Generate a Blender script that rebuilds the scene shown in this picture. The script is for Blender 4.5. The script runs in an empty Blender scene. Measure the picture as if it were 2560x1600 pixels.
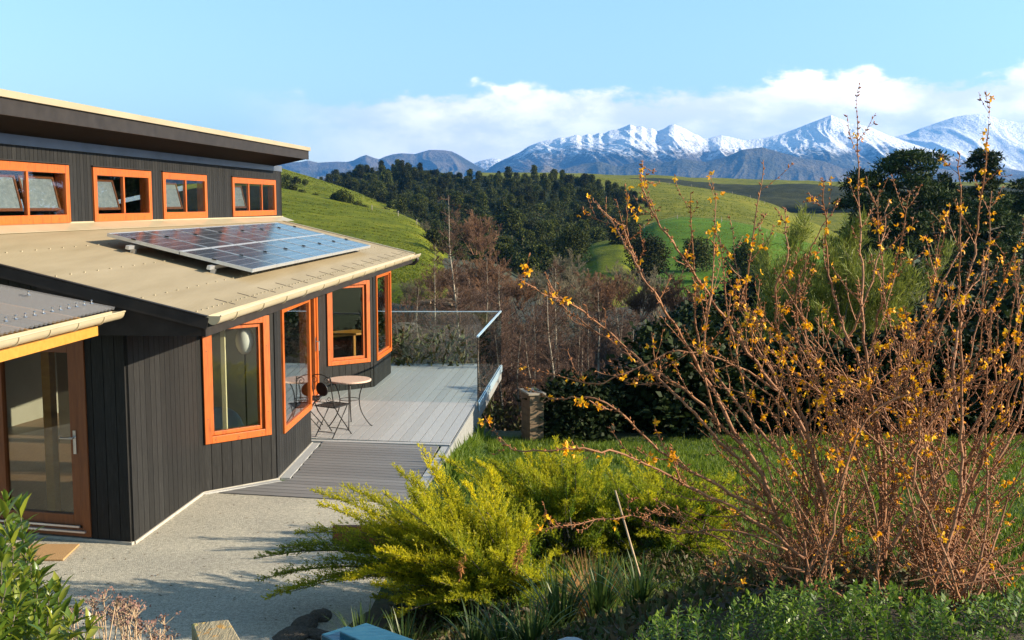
import bpy, math, random
import numpy as np
from mathutils import Vector, Matrix
R = math.radians
C = bpy.context.scene.collection
rng = np.random.default_rng(7)
rnd = random.Random(11)

# ------------------------------------------------------------------ camera geometry
H, F, PITCH = 3.45, 2752.0, math.atan(292 / 2752.0)
CP, SP = math.cos(PITCH), math.sin(PITCH)
def ray(x, y):
    u, v = (x - 1280) / F, (800 - y) / F
    return Vector((u, CP + v * SP, -SP + v * CP))
def at(x, y, Y):
    d = ray(x, y); return Vector((0, 0, H)) + d * (Y / d.y)
def onz(x, y, z=0.0):
    d = ray(x, y); return Vector((0, 0, H)) + d * ((z - H) / d.z)

# ------------------------------------------------------------------ object helpers
def tag(o, label=None, cat=None, group=None, kind=None):
    if label: o['label'] = label
    if cat: o['category'] = cat
    if group: o['group'] = group
    if kind: o['kind'] = kind
    return o
def empty(name, loc=(0, 0, 0), label=None, cat=None, group=None, rz=0.0):
    o = bpy.data.objects.new(name, None); C.objects.link(o)
    o.location = loc; o.rotation_euler = (0, 0, rz); o.empty_display_size = .2
    return tag(o, label, cat, group)
def link(name, me, parent=None):
    o = bpy.data.objects.new(name, me); C.objects.link(o)
    if parent is not None:
        o.parent = parent
        if parent.parent is None: o.matrix_parent_inverse = parent.matrix_basis.inverted()
    return o
def np_mesh(name, V, Fs, mats, mi=None, smooth=False, attr=None):
    V = np.asarray(V, dtype=np.float32)
    me = bpy.data.meshes.new(name)
    Fs = [np.asarray(f, dtype=np.int32) for f in Fs if len(f)]
    me.vertices.add(len(V)); me.vertices.foreach_set('co', V.ravel())
    nl = sum(f.size for f in Fs); npoly = sum(len(f) for f in Fs)
    me.loops.add(nl); me.polygons.add(npoly)
    me.loops.foreach_set('vertex_index', np.concatenate([f.ravel() for f in Fs]))
    tot = np.concatenate([np.full(len(f), f.shape[1], dtype=np.int32) for f in Fs])
    st = np.concatenate([[0], np.cumsum(tot)[:-1]]).astype(np.int32)
    me.polygons.foreach_set('loop_start', st)
    me.polygons.foreach_set('loop_total', tot)
    if mi is not None: me.polygons.foreach_set('material_index', np.asarray(mi, dtype=np.int32))
    if smooth: me.polygons.foreach_set('use_smooth', np.ones(npoly, dtype=bool))
    me.update(calc_edges=True); me.validate()
    for m in (mats if isinstance(mats, (list, tuple)) else [mats]): me.materials.append(m)
    if attr is not None:
        for k, a in attr.items():
            at_ = me.attributes.new(k, 'FLOAT', 'POINT'); at_.data.foreach_set('value', np.asarray(a, dtype=np.float32))
    return me

class MB:
    def __init__(s): s.v, s.f, s.m, s.cur, s.uv = [], [], [], 0, {}
    def add(s, vs, fs):
        b = len(s.v); s.v += [tuple(p) for p in vs]
        for f in fs: s.f.append(tuple(b + i for i in f)); s.m.append(s.cur)
        return b
    def hexa(s, q, t):
        """q: 4 bottom points ccw, t: the 4 above them"""
        s.add(list(q) + list(t), [(3, 2, 1, 0), (4, 5, 6, 7), (0, 1, 5, 4), (1, 2, 6, 5), (2, 3, 7, 6), (3, 0, 4, 7)])
    def box(s, c, size, ax=(1, 0, 0), ay=None, az=(0, 0, 1)):
        ax, az = Vector(ax).normalized(), Vector(az).normalized()
        ay = Vector(ay).normalized() if ay is not None else az.cross(ax)
        c = Vector(c); x, y, z = ax * size[0] / 2, ay * size[1] / 2, az * size[2] / 2
        q = [c - x - y - z, c + x - y - z, c + x + y - z, c - x + y - z]
        s.hexa(q, [p + 2 * z for p in q])
    def bar(s, a, b, w, h, up=(0, 0, 1)):
        a, b = Vector(a), Vector(b); d = (b - a)
        L = d.length; d.normalize(); u = Vector(up); side = u.cross(d)
        if side.length < 1e-4: side = Vector((1, 0, 0)).cross(d)
        side.normalize(); u = d.cross(side)
        s.box((a + b) / 2, (L, w, h), d, side, u)
    def tube(s, pts, rad, n=8, cap=True, closed=False):
        pts = [Vector(p) for p in pts]; k = len(pts)
        if not isinstance(rad, (list, tuple)): rad = [rad] * k
        up = Vector((.13, .31, 1)); rings = []
        prev = None
        for i, p in enumerate(pts):
            if closed: d = pts[(i + 1) % k] - pts[i - 1]
            else: d = pts[min(i + 1, k - 1)] - pts[max(i - 1, 0)]
            d.normalize()
            if prev is None:
                a = d.orthogonal().normalized()
            else:
                a = prev - d * prev.dot(d)
                a = a.normalized() if a.length > 1e-5 else d.orthogonal().normalized()
            prev = a; b = d.cross(a)
            rings.append([p + (a * math.cos(t) + b * math.sin(t)) * rad[i] for t in [2 * math.pi * j / n for j in range(n)]])
        fs = []
        K = k if closed else k - 1
        for i in range(K):
            i2 = (i + 1) % k
            for j in range(n):
                fs.append((i * n + j, i * n + (j + 1) % n, i2 * n + (j + 1) % n, i2 * n + j))
        if cap and not closed:
            fs.append(tuple(range(n - 1, -1, -1))); fs.append(tuple((k - 1) * n + j for j in range(n)))
        s.add([p for r in rings for p in r], fs)
    def lathe(s, c, prof, n=32):
        c = Vector(c); vs = []; fs = []
        for r, z in prof:
            for j in range(n):
                t = 2 * math.pi * j / n; vs.append(c + Vector((r * math.cos(t), r * math.sin(t), z)))
        for i in range(len(prof) - 1):
            for j in range(n):
                fs.append((i * n + j, i * n + (j + 1) % n, (i + 1) * n + (j + 1) % n, (i + 1) * n + j))
        fs.append(tuple(range(n - 1, -1, -1))); fs.append(tuple((len(prof) - 1) * n + j for j in range(n)))
        s.add(vs, fs)
    def build(s, name, mats, parent=None, smooth=False, bevel=0.0):
        me = bpy.data.meshes.new(name)
        me.from_pydata(s.v, [], s.f)
        ms = mats if isinstance(mats, (list, tuple)) else [mats]
        for m in ms: me.materials.append(m)
        if len(ms) > 1: me.polygons.foreach_set('material_index', s.m)
        if smooth: me.polygons.foreach_set('use_smooth', [True] * len(me.polygons))
        me.update()
        o = bpy.data.objects.new(name, me); C.objects.link(o)
        if parent is not None:
            o.parent = parent
            if parent.parent is None:
                o.matrix_parent_inverse = parent.matrix_basis.inverted()
        if bevel:
            b = o.modifiers.new('bevel', 'BEVEL'); b.width = bevel; b.segments = 2; b.limit_method = 'ANGLE'
        return o

# ------------------------------------------------------------------ materials
def nmat(name):
    m = bpy.data.materials.new(name); m.use_nodes = True
    nt = m.node_tree; b = nt.nodes['Principled BSDF']
    return m, nt, b
def N(nt, t, **kw):
    n = nt.nodes.new(t)
    for k, v in kw.items(): setattr(n, k, v)
    return n
def ramp(nt, stops, fac=None):
    r = N(nt, 'ShaderNodeValToRGB'); e = r.color_ramp.elements
    while len(e) < len(stops): e.new(.5)
    for i, (p, c) in enumerate(stops):
        e[i].position = p; e[i].color = (*c, 1) if len(c) == 3 else c
    if fac is not None: nt.links.new(fac, r.inputs['Fac'])
    return r
def coords(nt, scale=(1, 1, 1), kind='Object'):
    tc = N(nt, 'ShaderNodeTexCoord'); mp = N(nt, 'ShaderNodeMapping')
    mp.inputs['Scale'].default_value = scale
    nt.links.new(tc.outputs[kind], mp.inputs['Vector']); return mp.outputs[0]
def noise(nt, vec, scale, detail=6, rough=.6, dist=0):
    n = N(nt, 'ShaderNodeTexNoise'); n.inputs['Scale'].default_value = scale; n.inputs['Detail'].default_value = detail
    n.inputs['Roughness'].default_value = rough; n.inputs['Distortion'].default_value = dist
    if vec is not None: nt.links.new(vec, n.inputs['Vector'])
    return n.outputs['Fac']
def bump(nt, h, b, strength=.3, dist=.02):
    n = N(nt, 'ShaderNodeBump'); n.inputs['Strength'].default_value = strength; n.inputs['Distance'].default_value = dist
    nt.links.new(h, n.inputs['Height']); nt.links.new(n.outputs[0], b.inputs['Normal']); return n
def mixc(nt, a, b, fac, mode='MIX'):
    n = N(nt, 'ShaderNodeMix', data_type='RGBA', blend_type=mode)
    for sock, v in ((n.inputs[0], fac), (n.inputs[6], a), (n.inputs[7], b)):
        if hasattr(v, 'links'): nt.links.new(v, sock)
        elif isinstance(v, (int, float)): sock.default_value = v
        else: sock.default_value = (*v, 1)
    return n.outputs[2]
def mth(nt, op, a, b=None, c=None, clamp=False):
    n = N(nt, 'ShaderNodeMath', operation=op); n.use_clamp = clamp
    for i, v in enumerate((a, b, c)):
        if v is None: continue
        if hasattr(v, 'links'): nt.links.new(v, n.inputs[i])
        else: n.inputs[i].default_value = v
    return n.outputs[0]
def grainy(name, c1, c2, scale=8, rough=.6, stretch=(1, 1, 1), bstr=.15, bdist=.01, island=0.0, spec=.5, metal=0.0, c3=None, detail=6):
    m, nt, b = nmat(name)
    v = coords(nt, stretch); f = noise(nt, v, scale, detail)
    st = [(.3, c1), (.7, c2)] if c3 is None else [(.25, c1), (.5, c2), (.75, c3)]
    col = ramp(nt, st, f).outputs[0]
    if island:
        g = N(nt, 'ShaderNodeNewGeometry')
        k = mth(nt, 'MULTIPLY_ADD', g.outputs['Random Per Island'], 2 * island, 1 - island)
        h = N(nt, 'ShaderNodeHueSaturation'); nt.links.new(col, h.inputs['Color']); nt.links.new(k, h.inputs['Value']); col = h.outputs[0]
    nt.links.new(col, b.inputs['Base Color'])
    b.inputs['Roughness'].default_value = rough; b.inputs['Specular IOR Level'].default_value = spec; b.inputs['Metallic'].default_value = metal
    if bstr: bump(nt, f, b, bstr, bdist)
    return m
def leafmat(name, cols, rough=.55, trans=.35, tcol=None, objrand=.25, spec=.3, tipcols=None):
    """leaf colour by island; optional 'tip' attribute blends to the growing-tip colour"""
    m, nt, b = nmat(name)
    g = N(nt, 'ShaderNodeNewGeometry')
    n = len(cols)
    col = ramp(nt, [((i + .0) / max(1, n - 1), c) for i, c in enumerate(cols)], g.outputs['Random Per Island']).outputs[0]
    if tipcols:
        a = N(nt, 'ShaderNodeAttribute', attribute_name='tip')
        tc = ramp(nt, [(i / (len(tipcols) - 1), c) for i, c in enumerate(tipcols)], g.outputs['Random Per Island']).outputs[0]
        col = mixc(nt, col, tc, a.outputs['Fac'])
    if objrand:
        oi = N(nt, 'ShaderNodeObjectInfo')
        k = mth(nt, 'MULTIPLY_ADD', oi.outputs['Random'], 2 * objrand, 1 - objrand)
        h = N(nt, 'ShaderNodeHueSaturation'); nt.links.new(col, h.inputs['Color']); nt.links.new(k, h.inputs['Value']); col = h.outputs[0]
    nt.links.new(col, b.inputs['Base Color'])
    b.inputs['Roughness'].default_value = rough; b.inputs['Specular IOR Level'].default_value = spec
    t = N(nt, 'ShaderNodeBsdfTranslucent')
    if tcol is None: nt.links.new(col, t.inputs['Color'])
    else:
        nt.links.new(mixc(nt, col, tcol, .5), t.inputs['Color'])
    mx = N(nt, 'ShaderNodeMixShader'); mx.inputs[0].default_value = trans
    nt.links.new(b.outputs[0], mx.inputs[1]); nt.links.new(t.outputs[0], mx.inputs[2])
    nt.links.new(mx.outputs[0], nt.nodes['Material Output'].inputs['Surface'])
    return m
def glassmat(name, tint=(.9, .93, .92), k=1.6, base=.03, rough=.0):
    m, nt, b = nmat(name); nt.nodes.remove(b)
    t = N(nt, 'ShaderNodeBsdfTransparent'); t.inputs[0].default_value = (*tint, 1)
    g = N(nt, 'ShaderNodeBsdfGlossy'); g.inputs['Roughness'].default_value = rough; g.inputs['Color'].default_value = (1, 1, 1, 1)
    lw = N(nt, 'ShaderNodeLayerWeight'); lw.inputs['Blend'].default_value = .5
    f = mth(nt, 'MULTIPLY_ADD', mth(nt, 'POWER', lw.outputs['Facing'], 5), .96 * k, .04 * k + base, clamp=True)
    mx = N(nt, 'ShaderNodeMixShader'); nt.links.new(f, mx.inputs[0])
    nt.links.new(t.outputs[0], mx.inputs[1]); nt.links.new(g.outputs[0], mx.inputs[2])
    nt.links.new(mx.outputs[0], nt.nodes['Material Output'].inputs['Surface'])
    return m

M = {}
def cladding():
    m, nt, b = nmat('black_stained_timber')
    v = coords(nt, (14, 14, 1.2)); f = noise(nt, v, 5, 8, .65)
    col = ramp(nt, [(.25, (.0078, .0076, .0074)), (.55, (.0165, .016, .0155)), (.8, (.033, .032, .031))], f).outputs[0]
    sp = noise(nt, coords(nt, (30, 30, 18)), 4, 2, .5)
    s = ramp(nt, [(.70, (0, 0, 0)), (.76, (1, 1, 1))], sp).outputs[0]
    col = mixc(nt, col, (.07, .065, .06), mth(nt, 'MULTIPLY', s, .6))
    g = N(nt, 'ShaderNodeNewGeometry')
    h = N(nt, 'ShaderNodeHueSaturation'); nt.links.new(col, h.inputs['Color'])
    nt.links.new(mth(nt, 'MULTIPLY_ADD', g.outputs['Random Per Island'], .5, .78), h.inputs['Value'])
    nt.links.new(h.outputs[0], b.inputs['Base Color']); b.inputs['Roughness'].default_value = .62; b.inputs['Specular IOR Level'].default_value = .2
    bump(nt, f, b, .35, .01); return m
M['clad'] = cladding()
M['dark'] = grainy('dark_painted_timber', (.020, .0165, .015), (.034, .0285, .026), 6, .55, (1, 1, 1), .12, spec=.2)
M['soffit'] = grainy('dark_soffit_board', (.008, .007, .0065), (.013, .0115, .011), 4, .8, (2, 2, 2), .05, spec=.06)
M['orange'] = grainy('oiled_cedar', (.19, .030, .0025), (.46, .105, .010), 3.6, .42, (8, 8, .9), .15, .006, .1, c3=(.335, .060, .005))
M['door'] = grainy('red_brown_timber', (.15, .042, .012), (.22, .068, .018), 4, .4, (9, 9, 1.1), .06, .005)
M['pine'] = grainy('honey_pine', (.42, .185, .025), (.52, .25, .045), 2.4, .45, (2, 9, 9), .05, .004)
M['tan'] = grainy('tan_roof_steel', (.30, .24, .15), (.375, .305, .20), 1.6, .42, (3, .35, 1), 0, spec=.4)
M['gutter'] = grainy('tan_gutter_steel', (.37, .31, .20), (.43, .365, .245), 2, .35, (1, 1, 1), 0, spec=.5)
M['steel'] = grainy('brushed_steel', (.55, .55, .55), (.65, .65, .66), 20, .3, (1, 1, 1), 0, metal=1.0)
M['alu'] = grainy('aluminium', (.62, .63, .65), (.72, .73, .75), 20, .35, (1, 1, 1), 0, metal=.7)
M['blackmetal'] = grainy('black_wrought_iron', (.012, .011, .011), (.03, .027, .025), 12, .45, (1, 1, 1), .1, metal=.3)
M['glass'] = glassmat('window_glass', (.86, .88, .86), 1.25, .01)
M['clear'] = glassmat('balustrade_glass', (.88, .93, .91), 1.3, .0)
M['edge'] = grainy('glass_edge_painted_sky', (.45, .62, .74), (.55, .70, .80), 5, .12, (1, 1, 1), 0, spec=.8)  # pale blue base colour paints the sky reflected in rails and channel
def polycarb():
    m, nt, b = nmat('corrugated_polycarbonate'); 
    t = N(nt, 'ShaderNodeBsdfTransparent'); t.inputs[0].default_value = (.80, .78, .76, 1)
    b.inputs['Base Color'].default_value = (.62, .60, .60, 1); b.inputs['Roughness'].default_value = .22
    mx = N(nt, 'ShaderNodeMixShader'); mx.inputs[0].default_value = .22
    nt.links.new(t.outputs[0], mx.inputs[1]); nt.links.new(b.outputs[0], mx.inputs[2])
    nt.links.new(mx.outputs[0], nt.nodes['Material Output'].inputs['Surface']); return m
M['poly'] = polycarb()
M['white'] = grainy('white_paint', (.74, .74, .71), (.80, .80, .78), 5, .5, (1, 1, 1), 0)
M['cream'] = grainy('cream_paint', (.70, .64, .40), (.74, .68, .44), 5, .5, (1, 1, 1), 0)
M['inner'] = grainy('plaster_wall', (.30, .28, .22), (.34, .32, .26), 2, .8, (1, 1, 1), 0)
M['floorwood'] = grainy('timber_floor', (.16, .09, .045), (.24, .14, .07), 4, .4, (10, 1, 1), 0)
M['blind'] = grainy('white_blind', (.17, .20, .24), (.30, .33, .37), 2.2, .4, (6, 6, 9), .1)
M['deck'] = grainy('grey_deck_board', (.345, .34, .33), (.44, .435, .42), 3, .5, (30, 1.2, 1), .12, .004, .08)
M['ramp'] = grainy('grooved_ramp_board', (.155, .15, .145), (.21, .20, .195), 3, .6, (1.2, 60, 1), .2, .004, .13)
M['deckedge'] = grainy('grey_deck_edge', (.19, .19, .185), (.28, .28, .27), 4, .6, (1, 1.2, 8), .15, .004)
M['plinth'] = grainy('pale_concrete', (.32, .29, .24), (.46, .42, .36), 10, .8)
M['mat'] = grainy('coir_fibre', (.34, .19, .075), (.48, .29, .13), 90, .95, (1, 1, 1), .7, .01)
M['tabletop'] = grainy('terracotta_mosaic', (.52, .34, .25), (.66, .47, .37), 30, .5, (1, 1, 1), .1)
def gravel():
    m, nt, b = nmat('exposed_aggregate')
    v = coords(nt); vo = N(nt, 'ShaderNodeTexVoronoi'); vo.inputs['Scale'].default_value = 120; nt.links.new(v, vo.inputs['Vector'])
    sep = N(nt, 'ShaderNodeSeparateColor'); nt.links.new(vo.outputs['Color'], sep.inputs[0])
    c1 = ramp(nt, [(0, (.46, .425, .345)), (.3, (.62, .57, .455)), (.65, (.75, .69, .55)), (1, (.88, .81, .66))], sep.outputs[0]).outputs[0]
    e = ramp(nt, [(.0, (1, 1, 1)), (.62, (.68, .68, .68))], vo.outputs['Distance']).outputs[0]
    big = ramp(nt, [(.3, (.74, .74, .75)), (.7, (1.06, 1.05, 1.02))], noise(nt, v, .8, 6)).outputs[0]
    fine = ramp(nt, [(.35, (.7, .7, .7)), (.65, (1.1, 1.1, 1.1))], noise(nt, v, 22, 3, .7)).outputs[0]
    col = mixc(nt, mixc(nt, mixc(nt, c1, e, 1, 'MULTIPLY'), big, 1, 'MULTIPLY'), fine, .8, 'MULTIPLY')
    nt.links.new(col, b.inputs['Base Color']); b.inputs['Roughness'].default_value = .9
    h = mth(nt, 'SUBTRACT', 1, vo.outputs['Distance']); bump(nt, h, b, .7, .012); return m
M['gravel'] = gravel()
def solar():
    m, nt, b = nmat('solar_cells')
    uv = N(nt, 'ShaderNodeUVMap'); sx = N(nt, 'ShaderNodeSeparateXYZ'); nt.links.new(uv.outputs[0], sx.inputs[0])
    def grid(s, n, w):
        f = mth(nt, 'FRACT', mth(nt, 'MULTIPLY', s, n)); f = mth(nt, 'ABSOLUTE', mth(nt, 'SUBTRACT', f, .5))
        return mth(nt, 'GREATER_THAN', f, .5 - w)
    g = mth(nt, 'MAXIMUM', grid(sx.outputs[0], 6, .024), grid(sx.outputs[1], 5, .028))
    bus = mth(nt, 'MULTIPLY', grid(sx.outputs[0], 24, .05), .25)
    f = mth(nt, 'MAXIMUM', g, bus)
    col = mixc(nt, (.028, .034, .052), (.34, .37, .42), f)
    nt.links.new(col, b.inputs['Base Color']); b.inputs['Roughness'].default_value = .26
    b.inputs['Specular IOR Level'].default_value = .55; b.inputs['Coat Weight'].default_value = .5; b.inputs['Coat Roughness'].default_value = .14
    return m
M['solar'] = solar()
M['bark'] = grainy('grey_brown_bark', (.07, .055, .04), (.16, .13, .10), 6, .9, (6, 6, 1), .4, .03)
M['palebark'] = grainy('pale_sapling_bark', (.22, .18, .13), (.36, .31, .24), 8, .85, (3, 3, 1), .2)
M['twig'] = grainy('red_brown_twigs', (.055, .029, .018), (.12, .062, .037), 3, .85, (1, 1, 1), 0)
M['twig2'] = grainy('russet_willow_twigs', (.085, .043, .02), (.21, .10, .045), .5, .85, (1, 1, 1), 0)
M['twig3'] = grainy('grey_olive_twigs', (.09, .075, .042), (.17, .14, .085), .8, .85, (1, 1, 1), 0)
M['fstem'] = grainy('tan_shrub_bark', (.14, .05, .02), (.38, .175, .075), 9, .75, (1, 1, 1), .2, .004)
M['bud'] = grainy('red_brown_bud', (.15, .045, .014), (.36, .13, .03), 40, .7, (1, 1, 1), 0)
M['flower'] = leafmat('yellow_petal', [(.74, .26, .005), (.88, .42, .008), (.95, .56, .012)], .5, .35, None, 0)
M['wood_leaf'] = leafmat('evergreen_leaf', [(.011, .018, .004), (.036, .048, .009), (.105, .108, .018)], .65, .2, None, .55, .12)
M['pine_leaf'] = leafmat('pine_needle', [(.010, .022, .007), (.024, .042, .011), (.055, .075, .018)], .6, .12, None, .22, .12)
M['dark_leaf'] = leafmat('dark_shrub_leaf', [(.007, .013, .004), (.014, .025, .007), (.035, .05, .013)], .6, .12, None, .35, .12)  # leaf colour darkened, with the shade beyond the lawn put into it
M['feather_leaf'] = leafmat('feathery_leaf', [(.09, .12, .018), (.17, .20, .03), (.27, .28, .05)], .5, .4, None, 0)
M['juniper'] = leafmat('golden_juniper', [(.03, .075, .012), (.10, .18, .014), (.20, .28, .018)], .5, .6, None, 0,
                       tipcols=[(.70, .62, .012), (.90, .74, .016), (.96, .76, .03)])
M['laurel'] = leafmat('laurel_leaf', [(.05, .10, .012), (.10, .16, .018), (.26, .27, .03)], .3, .35, (.35, .40, .03), 0, .5)
M['hebe'] = leafmat('small_glossy_leaf', [(.04, .09, .010), (.085, .16, .016), (.22, .31, .035)], .4, .35, None, 0, .35)
M['strap'] = leafmat('strap_leaf', [(.02, .05, .012), (.05, .09, .02), (.12, .15, .03)], .4, .3, None, 0)
M['grassblade'] = leafmat('grass_blade', [(.06, .105, .010), (.11, .17, .014), (.19, .24, .022)], .5, .45, None, 0)
M['dry'] = grainy('dry_stalk', (.36, .25, .15), (.50, .36, .23), 10, .8, (1, 1, 1), 0)
M['seed'] = grainy('dry_seed_head', (.14, .075, .06), (.26, .14, .11), 30, .9, (1, 1, 1), 0)
M['stone'] = grainy('dark_field_stone', (.045, .036, .028), (.15, .12, .09), 5, .95, (1, 1, 2.5), .9, .05)
M['palestone'] = grainy('pale_stone', (.34, .35, .36), (.46, .47, .48), 9, .9, (1, 1, 1), .3)
M['oldtimber'] = grainy('weathered_timber', (.23, .19, .14), (.36, .31, .24), 4, .85, (12, 12, 1), .3)
M['palewood'] = grainy('cut_timber', (.11, .07, .04), (.20, .135, .08), 6, .8)
def lichen():
    m, nt, b = nmat('lichen_timber')
    v = coords(nt); f = noise(nt, coords(nt, (20, 3, 20)), 6, 6)
    base = ramp(nt, [(.3, (.22, .17, .10)), (.7, (.38, .31, .19))], f).outputs[0]
    sp = ramp(nt, [(.56, (0, 0, 0)), (.62, (1, 1, 1))], noise(nt, v, 22, 5)).outputs[0]
    ly = ramp(nt, [(.4, (.45, .20, .02)), (.6, (.50, .40, .10))], noise(nt, v, 7, 3)).outputs[0]
    nt.links.new(mixc(nt, base, ly, mth(nt, 'MULTIPLY', sp, .75)), b.inputs['Base Color']); b.inputs['Roughness'].default_value = .9
    bump(nt, f, b, .5, .02); return m
M['lichen'] = lichen()
M['blue'] = grainy('blue_gloss_paint', (.003, .045, .085), (.012, .09, .145), 5, .25, (2, 9, 9), .25, .006, spec=.5, c3=(.035, .12, .15))
M['bluedark'] = grainy('worn_blue_side', (.25, .22, .18), (.16, .24, .28), 7, .6, (2, 2, 2), .1)
# ------------------------------------------------------------------ numpy noise
def _h(i, j, s):
    n = np.sin(i * 127.1 + j * 311.7 + s * 74.7) * 43758.5453
    return n - np.floor(n)
def vnoise(x, y, s=0):
    i, j = np.floor(x), np.floor(y); fx, fy = x - i, y - j
    fx, fy = fx * fx * (3 - 2 * fx), fy * fy * (3 - 2 * fy)
    return (_h(i, j, s) * (1 - fx) + _h(i + 1, j, s) * fx) * (1 - fy) + (_h(i, j + 1, s) * (1 - fx) + _h(i + 1, j + 1, s) * fx) * fy
def fbm(x, y, s=0, o=4, g=.5):
    a, t, k = 1.0, 0, 0
    for q in range(o):
        t = t + a * vnoise(x, y, s + q); k += a; a *= g; x, y = x * 2.03 + 1.7, y * 2.03 + 9.2
    return t / k
def ridged(x, y, s=0, o=5, g=.55):
    a, t, k = 1.0, 0, 0
    for q in range(o):
        n = 1 - np.abs(2 * vnoise(x, y, s + q) - 1); t = t + a * n * n; k += a; a *= g; x, y = x * 2.1 + 3.1, y * 2.1 + 7.7
    return t / k
def sstep(a, b, x):
    t = np.clip((x - a) / (b - a), 0, 1); return t * t * (3 - 2 * t)
def grid_mesh(name, P, mats, smooth=True, attr=None):
    """P: (rows, cols, 3)"""
    r, c = P.shape[:2]; idx = np.arange(r * c).reshape(r, c)
    f = np.stack([idx[:-1, :-1], idx[:-1, 1:], idx[1:, 1:], idx[1:, :-1]], -1).reshape(-1, 4)
    return np_mesh(name, P.reshape(-1, 3), [f], mats, smooth=smooth, attr=attr)
def px_grid(X, Y, D):
    u, v = (X - 1280) / F, (800 - Y) / F
    t = D / (CP + v * SP)
    return np.stack([u * t, D + 0 * t, H + t * (-SP + v * CP)], -1)

# ------------------------------------------------------------------ near ground
def ground_z(x, y):
    x, y = np.asarray(x, float), np.asarray(y, float)
    right = sstep(-1.2, -.4, x)
    z = -right * np.clip((y - 12.8) * .095, 0, .5)
    # the slope down to the valley behind deck and lawn
    y2 = y + .12 * np.clip(x, -5, 30)
    z = z - np.clip(y2 - 19, 0, 6) * .24 * right - np.clip(y2 - 24, 0, 22) * .2 - np.clip(y2 - 46, 0, 60) * .03
    # bank that the photographer stands on
    wl = sstep(6.2, 3.7, y) * sstep(1.2, -.6, x)
    wr = sstep(9.2, 4.3, y + .25 * np.clip(x - 1, -2, 3)) * sstep(-1.6, 1.4, x)
    z = z + 1.78 * np.maximum(wl, wr) * sstep(-60, -20, y)
    z = z + (fbm(x * .5, y * .5, 3, 4) - .5) * .12 * np.maximum(right * sstep(11, 14, y), np.maximum(wl, wr))
    z = z + (fbm(x * .06, y * .06, 5, 4) - .5) * 3 * sstep(30, 60, y)
    return z
def gz(x, y): return float(ground_z(np.array(x), np.array(y)))

def ground_mat():
    m, nt, b = nmat('grass_and_soil')
    v = coords(nt)
    n1, n2, n3 = noise(nt, v, .9, 6), noise(nt, v, 9, 6, .7), noise(nt, v, .05, 5)
    lawn = ramp(nt, [(.3, (.035, .075, .012)), (.55, (.055, .11, .016)), (.8, (.085, .14, .022))], n2).outputs[0]
    soil = ramp(nt, [(.35, (.045, .035, .022)), (.65, (.085, .065, .04))], n2).outputs[0]
    leaf = ramp(nt, [(.35, (.028, .023, .013)), (.55, (.028, .032, .012)), (.75, (.05, .038, .024))], n1).outputs[0]  # ground beyond the lawn, coloured dark so that gaps read as shade
    sx = N(nt, 'ShaderNodeSeparateXYZ'); tc = N(nt, 'ShaderNodeTexCoord'); nt.links.new(tc.outputs['Object'], sx.inputs[0])
    yv = mth(nt, 'ADD', sx.outputs[1], mth(nt, 'MULTIPLY', n1, 1.2))
    near = N(nt, 'ShaderNodeMapRange'); nt.links.new(yv, near.inputs[0]); near.inputs[1].default_value = 9.6; near.inputs[2].default_value = 10.4
    far = N(nt, 'ShaderNodeMapRange'); nt.links.new(yv, far.inputs[0]); far.inputs[1].default_value = 18.6; far.inputs[2].default_value = 19.6
    dist = N(nt, 'ShaderNodeMapRange'); nt.links.new(yv, dist.inputs[0]); dist.inputs[1].default_value = 150; dist.inputs[2].default_value = 260
    col = mixc(nt, soil, lawn, near.outputs[0]); col = mixc(nt, col, leaf, far.outputs[0])
    col = mixc(nt, col, (.075, .10, .025), dist.outputs[0])
    nt.links.new(col, b.inputs['Base Color']); b.inputs['Roughness'].default_value = .95
    bump(nt, n2, b, .6, .05); return m
def build_ground():
    r = np.concatenate([np.linspace(.3, 30, 230), np.geomspace(30.5, 11800, 110)])
    a = np.concatenate([np.linspace(-R(48), R(48), 200), np.linspace(R(50), R(310), 70)])
    a = np.concatenate([a, a[:1] + 2 * math.pi])
    rr, aa = np.meshgrid(r, a, indexing='ij')
    X, Y = rr * np.sin(aa), rr * np.cos(aa)
    Z = ground_z(X, Y); Z = np.where(rr > 300, np.minimum(Z, -10), Z)
    Z -= np.clip(rr - 300, 0, 1500) * .02
    o = link('ground', grid_mesh('ground', np.stack([X, Y, Z], -1)[:, ::-1], ground_mat()))
    tag(o, 'grassy garden ground falling away to the valley', None, None, 'structure')
    # exposed-aggregate path: a sheet 4 mm above the ground
    poly = [(-9.5, 5.3), (-1.2, 5.3), (-1.25, 8.2), (-1.15, 10.2), (-1.2, 11.6), (-1.5, 12.9), (-3.7, 13.2), (-9.5, 13.2)]
    mb = MB(); mb.add([(x, y, .004) for x, y in poly], [tuple(range(len(poly)))])
    o = mb.build('gravel_path', M['gravel']); tag(o, 'pale exposed aggregate path in front of the door', None, None, 'structure')
build_ground()

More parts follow.
